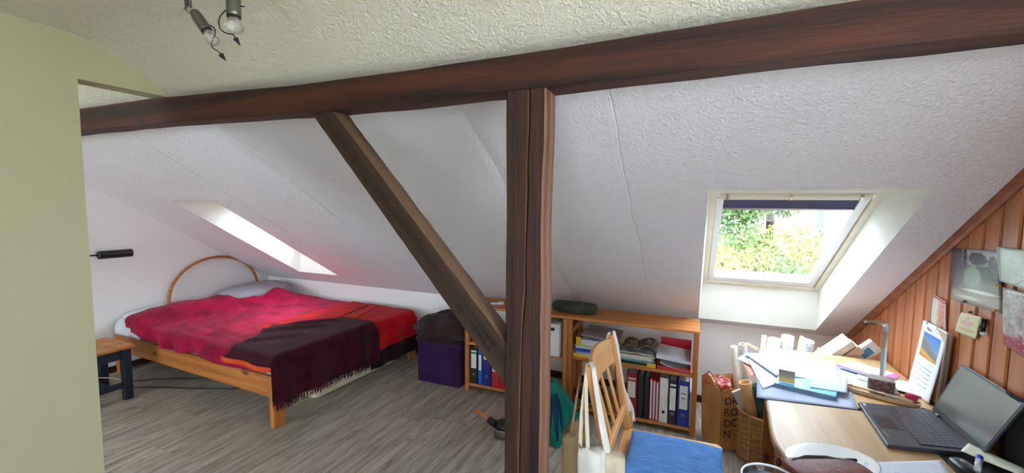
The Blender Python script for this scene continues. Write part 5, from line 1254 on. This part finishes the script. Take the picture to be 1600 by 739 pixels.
# ------------------------------------------------------------------ things on the panelled wall
XW = XR - .003
def wsheet(nm, cor, mat, label, cat, group=None, bulge=.004, th=.0008, base=0.0):
    """corners as (y, z): top-left, top-right, bottom-right, bottom-left seen from the room (left is larger y)"""
    tl, tr_, br_, bl = cor; c = [(XW - base, *bl), (XW - base, *br_), (XW - base, *tr_), (XW - base, *tl)]
    return sheet(nm, c, mat, label, cat, group, th=th, wob=0, lift=lambda s, t: (-bulge * .5 * (.3 + abs(math.sin(s * 3 + t * 2.4))) - .001, 0, 0))
GP = 'pictures pinned on the pine boards'
P1 = pmat('garden_photo', srgb(120, 124, 118), [('grad', 'v', [(0, srgb(140, 138, 118)), (.25, srgb(158, 154, 136)), (.4, srgb(120, 128, 104)), (.7, srgb(150, 152, 164)), (1, srgb(186, 186, 204))]),
     ('half', 0, -1, .22, 9, -.72, .03, srgb(52, 60, 60)), ('half', 0, -1, .16, 9, -.46, .05, srgb(112, 120, 98)), ('blob', .56, .84, .20, .11, .7, 9, .08, srgb(48, 54, 60)), ('blob', .86, .78, .09, .13, .6, 9, .08, srgb(50, 56, 60)), ('blob', .30, .82, .045, .20, .5, 9, .08, srgb(40, 48, 52)), ('blob', .12, .80, .10, .2, .8, 9, .1, srgb(70, 66, 76)),
     ('blob', .45, .50, .17, .20, .2, 5, .15, srgb(126, 146, 120)), ('half', -1, 0, .3, 6, -.26, .06, srgb(88, 78, 86)), ('half', 0, -1, .2, 5, -.22, .05, srgb(160, 156, 136)), ('blob', .6, .26, .32, .03, .5, 4, .3, srgb(222, 222, 214)), ('blob', .40, .12, .24, .03, .5, 5, .3, srgb(212, 210, 196)), ('noise', 16, .64, .5, srgb(196, 188, 200))], .3)
ph = wsheet('photo_print', [(2.393, 1.403), (2.072, 1.422), (2.036, 1.205), (2.367, 1.190)], P1, 'large glossy photo of dark trees and a garden on the boards', 'picture', GP, .006)
P2 = pmat('pale_drawing', srgb(186, 206, 190), [('half', .8, -.7, .3, 4, .1, .05, srgb(206, 222, 210)), ('half', 1, -1, .1, 3, .25, .02, srgb(160, 184, 176)), ('half', 1, -1, .1, 3, .3, .02, srgb(214, 224, 214)), ('noise', 5, .6, .5, srgb(140, 170, 150))], .3)
wsheet('photo_print', [(2.095, 1.438), (1.80, 1.44), (1.80, 1.305), (2.063, 1.318)], P2, 'pale green print at the top right of the boards', 'picture', GP, .004, base=.004)
P3 = pmat('grey_red_photo', srgb(176, 170, 168), [('noise', 5, .52, .9, srgb(206, 206, 204)), ('noise', 8, .58, .8, srgb(130, 96, 84)), ('noise', 12, .62, .7, srgb(70, 70, 74)), ('half', .15, -1, .5, 5, -.18, .04, srgb(160, 40, 70)), ('noise', 16, .62, .6, srgb(226, 220, 222))], .35)
wsheet('photo_print', [(2.04, 1.300), (1.82, 1.302), (1.82, 1.085), (2.012, 1.105)], P3, 'grey and dark red photo at the right under the pale print', 'picture', GP, .005, base=.003)
P4 = pmat('yellow_flower_card', srgb(206, 204, 156), [('blob', .45, .55, .32, .10, .5, 4, .2, srgb(206, 170, 160)), ('blob', .4, .55, .07, .32, .5, 4, .2, srgb(214, 180, 170)), ('noise', 4, .6, .5, srgb(160, 164, 110)), ('blob', .5, .25, .4, .06, .5, 4, .2, srgb(190, 170, 140))], .4)
wsheet('postcard', [(2.278, 1.155), (2.138, 1.168), (2.175, 1.075), (2.315, 1.068)], P4, 'yellowish flower card pinned below the large photo', 'picture', GP, .008)
P5 = pmat('pink_card', srgb(214, 176, 160), [('grad', 'u', [(0, srgb(190, 204, 190)), (.3, srgb(220, 214, 200)), (.5, srgb(210, 150, 120)), (.8, srgb(190, 110, 100)), (1, srgb(220, 200, 196))]), ('noise', 5, .58, .6, srgb(230, 220, 210)), ('box', 0, 1, .9, .97, srgb(180, 50, 50))], .35)
wsheet('postcard', [(2.505, 1.183), (2.40, 1.175), (2.385, 1.045), (2.515, 1.045)], P5, 'pink and cream card above the wall calendar', 'picture', GP, .006)
# calendar
cal = thing('wall_calendar', 'wall calendar with a mountain picture hanging on the boards', 'calendar', (.98, 2.45, .88))
PC = pmat('calendar_page', srgb(232, 236, 244), [('box', .15, .85, .52, .86, srgb(90, 160, 214)), ('lines', 17, .2, .8, .12, .42, srgb(170, 176, 186)), ('box', .62, .82, .475, .482, srgb(150, 156, 170))], .4)
MTN = pmat('mountain_picture', srgb(76, 150, 220), [('grad', 'v', [(0, srgb(130, 180, 226)), (1, srgb(50, 124, 206))]), ('half', -.62, -1, .06, 12, -.92, .015, srgb(150, 146, 140)), ('half', -.62, -1, .25, 18, -.86, .1, srgb(120, 122, 116)), ('half', -.25, -1, .06, 8, -.34, .02, srgb(214, 162, 60)), ('half', -.2, -1, .1, 8, -.14, .03, srgb(196, 120, 50))], .35)
cy0, cy1, cz0, cz1 = 2.56, 2.325, .722, 1.052
def calf(s, t, n=0): 
    y = cy0 + s * (cy1 - cy0) + (1 - t) * .045; z = cz0 + t * (cz1 - cz0) + .004 * s; return (XW - .012 - .020 * (1 - t) ** 1.5 * (1 + .5 * math.sin(s * 3)) - .010 * s - n, y, z + .012 * (math.sin(s * math.pi)) * (1 - t) ** 3 * -1)
MB().grid(calf, 20, 24).build('top_page', PC, cal, smooth=True, solid=.001)
m_ = MB().grid(lambda s, t: calf(.15 + s * .70, .52 + t * .34, .0012), 10, 10); m_.build('picture', MTN, cal, smooth=True)
for k in range(5):
    m_ = MB().grid(lambda s, t: (XW - .002 - .002 * k - (.006 + .002 * k) * s, cy0 + s * (cy1 - cy0 - .012 + .002 * k) + (1 - t) * .03, cz0 + .01 + t * (cz1 - cz0 - .012)), 4, 4); m_.build('page', PAPER if k % 2 else plain('tan_page', srgb(200, 170, 140), .6), cal, solid=.0006)
p = calf(.25, .90, .002); text('November 2022', .020, GREYI, cal, p, (0, -1, 0), (-.02, 0, 1))
for s in (.2, .62): 
    q = calf(s, .99); MB().tube([(q[0] - .004, q[1], q[2] - .008), (q[0], q[1], q[2] + .012), (XW - .004, q[1], q[2] + .008)], .0012, 6).build('hanging_clip', CHROME, cal)
kc = thing('wall_clip', 'small white clip on a dark hook right of the yellow card', 'clip', (XW, 2.12, 1.13))
MB().tube([(XW - .006, 2.128, 1.165), (XW - .008, 2.128, 1.115)], .009, 10).build('hook', BLACK, kc, smooth=True); MB().bb(XW - .012, XW - .002, 2.113, 2.135, 1.105, 1.118).build('clip', PAPER, kc, bev=.002)
for k, (yy, zz, col, lb) in enumerate(((2.065, 1.302, srgb(226, 190, 50), 'yellow push pin at the right edge of the large photo'), (2.058, 1.212, srgb(226, 120, 40), 'orange push pin at the lower right corner of the large photo'), (2.205, 1.172, BLACK, 'black push pin at the top of the yellowish card'), (2.25, 1.205, BLACK, 'black push pin below the large photo'))):
    o = MB().lathe([(.0045, 0), (.003, .004), (.005, .009), (.0005, .010)], (XW - .006, yy, zz), (-1, 0, 0), 10).build('push_pin', col if not isinstance(col, tuple) else plain('pin%d' % k, col, .3), loc=(XW - .006, yy, zz), smooth=True); tag(o, lb, 'pin', 'push pins on the boards')

# ------------------------------------------------------------------ ceiling spotlight
D = 1.25
def at(px, py, dd): 
    q = F_ + R_ * ((px - 800) / 671.26) - U_ * ((py - 369.5) / 671.26); q = q * dd; return np.array((q.x, q.y, q.z + 1.58))
LMP = np.array
cl = thing('ceiling_spotlight', 'grey metal ceiling lamp with bulbs and curled arrow wires', 'lamp', (-1.32, .83, 2.28))
SPM = DARKMET
a0 = np.array((-1.385, .815, 2.13)); 
stems = [((-1.392, .816, 2.272), (-1.388, .816, 2.145)), ((-1.380, .818, 2.272), (-1.374, .818, 2.138))]
for p, q in stems: MB().tube([p, q], .0045, 8).build('stem', SPM, cl, smooth=True)
MB().lathe([(.055, 0), (.055, .012), (.03, .022)], (-1.30, .84, 2.283), (0, 0, -1), 24).build('canopy', SPM, cl, smooth=True)
MB().tube([(-1.30, .84, 2.268), (-1.262, .868, 2.19), (-1.258, .872, 2.165)], .0045, 8).build('stem', SPM, cl, smooth=True)
MB().tube([(-1.385, .816, 2.145), (-1.39, .813, 2.132), (-1.382, .818, 2.126), (-1.374, .821, 2.134)], .004, 8).build('joint', CHROME, cl, smooth=True)
BUL = NM('bulb_glass', .05, 0, .6); BUL.color((.85, .85, .8)); BUL.b.inputs['Transmission Weight'].default_value = .85; BUL.b.inputs['Alpha'].default_value = .7; BUL = BUL.m
def spot(p, q, r, nm_bulb, br):
    p = np.array(p); q = np.array(q); d = (q - p) / np.linalg.norm(q - p); L = np.linalg.norm(q - p)
    MB().lathe([(r * .45, -.006), (r * .8, 0), (r, L * .3), (r, L * .86), (r * .93, L)], p, d, 20).build('socket', SPM, cl, smooth=True)
    b = q + d * .001; MB().lathe([(r * .7, 0), (r * .85, .006), (br, .02), (br * 1.02, .03), (br * .7, .040), (br * .2, .046)], b, d, 18).build('bulb', BUL, cl, smooth=True)
    MB().lathe([(r * .98, -.004), (r * .98, .001)], q, d, 20).build('collar', BLACK, cl)
spot((-1.366, .824, 2.125), (-1.331, .836, 2.070), .0155, 'bulb', .017)
spot((-1.262, .871, 2.205), (-1.259, .868, 2.110), .0190, 'bulb', .024)
def wire(pxs, dd):
    P = [at(x, y, dd) for x, y in pxs]; Q = cr([tuple(p) for p in P], 6); MB().tube(Q, .0019, 6).build('wire', plain('dark_wire', srgb(70, 66, 58), .35, .8), cl, smooth=True)
    e = P[-1]; d = P[-1] - P[-2]; d /= np.linalg.norm(d); MB().lathe([(.0015, -.002), (.0075, .002), (.0004, .026)], e, d, 10).build('arrow_tip', BLACK, cl, smooth=False)
wire([(321, 38), (333, 42), (336, 50), (333, 62), (330, 70), (334, 76), (341, 80), (345, 85)], 1.25)
wire([(382, 10), (374, 10), (364, 11), (354, 15), (344, 26), (342, 36), (345, 46), (354, 52), (364, 54), (368, 60)], 1.25)

# ------------------------------------------------------------------ outside
GR = NM('meadow', .9, 0, .2); gv = GR.coord(); GR.color(GR.ramp(GR.noise(gv, 1.2, 8, .7), [(.3, srgb(50, 68, 34)), (.5, srgb(70, 86, 42)), (.7, srgb(92, 100, 56))])); GR = GR.m
o = MB().bb(-60, 60, 3, 90, -6.2, -6.0).build('lawn', GR); tag(o, 'meadow outside below the window', kind='structure')
o = MB().bb(-60, 60, -60, 3, -6.2, -6.0).build('bounce_ground', plain('pale_bounce_ground', srgb(226, 224, 218), .8)); tag(o, 'pale ground added behind the house to bounce light up into the room', kind='structure')  # unseen pale ground, added as a reflector for the ceiling and slope
def leaves(rng, c, r, n, size, mat, name, parent=None, squash=(1, 1, .8)):
    V = []; F = []
    blobs = [(np.array(c) + np.array([rng.uniform(-1, 1) * r * .7 * squash[i] for i in range(3)]), r * rng.uniform(.3, .55)) for _ in range(12)]
    for k in range(n):
        bc, br_ = blobs[k % len(blobs)]; d = np.array([rng.gauss(0, 1) for _ in range(3)]); d /= np.linalg.norm(d); p = bc + d * br_ * rng.uniform(.75, 1.05)
        a = np.array([rng.gauss(0, 1) for _ in range(3)]); a /= np.linalg.norm(a); b = np.cross(a, d); b /= max(1e-5, np.linalg.norm(b)); s = size * rng.uniform(.6, 1.3)
        o_ = len(V); V += [p - a * s, p + b * s * .45, p + a * s, p - b * s * .45]; F.append((o_, o_ + 1, o_ + 2, o_ + 3))
    m_ = MB(); m_.v = [tuple(v) for v in V]; m_.f = F
    return m_.build(name, mat, parent, stuff=False) if parent is not None else m_
def leafmat(nm, a, b):
    m = NM(nm, .6, 0, .3); oi = m.node('ShaderNodeNewGeometry'); v = m.coord(); m.color(m.ramp(m.noise(v, .9, 4, .7), [(.35, a), (.65, b)])); 
    return m.m
LF = [leafmat('leaf_green', srgb(92, 126, 74), srgb(146, 170, 100)), leafmat('leaf_yellow', srgb(130, 144, 76), srgb(190, 184, 104)), leafmat('leaf_dark', srgb(72, 104, 64), srgb(118, 146, 86)), leafmat('leaf_russet', srgb(84, 66, 50), srgb(126, 90, 76))]
BARK = plain('bark', srgb(80, 66, 54), .9)
rg = random.Random(21)
def plant(x, y, top, r, n, mt, label, cat='tree', nm='tree'):
    t = thing(nm, label, cat, (x, y, -6.0), 'trees and shrubs outside the skylight')
    MB().tube([(x, y, -6.0), (x + .1, y, top - r * 1.2), (x, y, top - r * .6)], [.16, .12, .05], 8).build('trunk', BARK, t, smooth=True)
    cz = top - r * .75
    leaves(rg, (x, y, cz), r, n, .080 if nm == 'tree' else .055, LF[mt], 'foliage', t, (1, 1, .75)); return t
for (x, y, top, r, n, mt, lb) in ((.25, 14.5, 3.3, 1.75, 9000, 2, 'dark green tree at the left in the desk skylight view'), (2.05, 15.8, 3.0, 1.25, 7000, 0, 'bright green tree right of the middle in the desk skylight view'),
        (1.6, 19, 3.6, 1.7, 6000, 3, 'russet-tinted tree between the two green ones in the skylight view'), (-3.0, 16, 3.0, 2.2, 4000, 1, 'yellow-green tree further along, beyond the window edge'), (4.4, 12.5, .5, .9, 2500, 0, 'green shrub in front of the white house')):
    plant(x, y, top, r, n, mt, lb)
for k, (x, y, top, r, mt, lb) in enumerate(((.55, 10.2, .72, 1.0, 1, 'leftmost low yellowish bush under the trees'), (1.75, 10.8, .55, 1.0, 0, 'low green bush in the middle of the skylight view'), (2.95, 11.2, .55, 1.0, 1, 'low yellowish bush right of the middle'), (1.15, 13, 1.0, 1.2, 0, 'taller green bush behind the low ones, left'), (2.5, 13.2, .95, 1.2, 1, 'taller yellowish bush behind the low ones, right'))):
    plant(x, y, top, r, 4500, mt, lb, 'bush', 'shrub')
hs = thing('house', 'white rendered house standing at the right behind the trees', 'building', (8, 22, -6))
HW = plain('white_render', srgb(226, 230, 232), .8)
MB().bb(4.25, 12, 20, 28, -6, 4.4).build('wall', HW, hs); MB().prism([(19.4, 4.4), (24, 7.6), (28.6, 4.4)], 0, 3.9, 12.4).build('roof', plain('roof_tiles', srgb(120, 84, 70), .8), hs)
MB().bb(4.28, 4.48, 19.8, 20.0, -6, 4.4).build('downpipe', plain('zinc_pipe', srgb(120, 128, 134), .5), hs)
w_ = MB().bb(7, 8.3, 19.94, 20.0, -.2, 1.4).build('window', WHITEF, hs); MB().bb(7.1, 8.2, 19.92, 19.95, -.1, 1.3).build('pane', BLACK, w_)
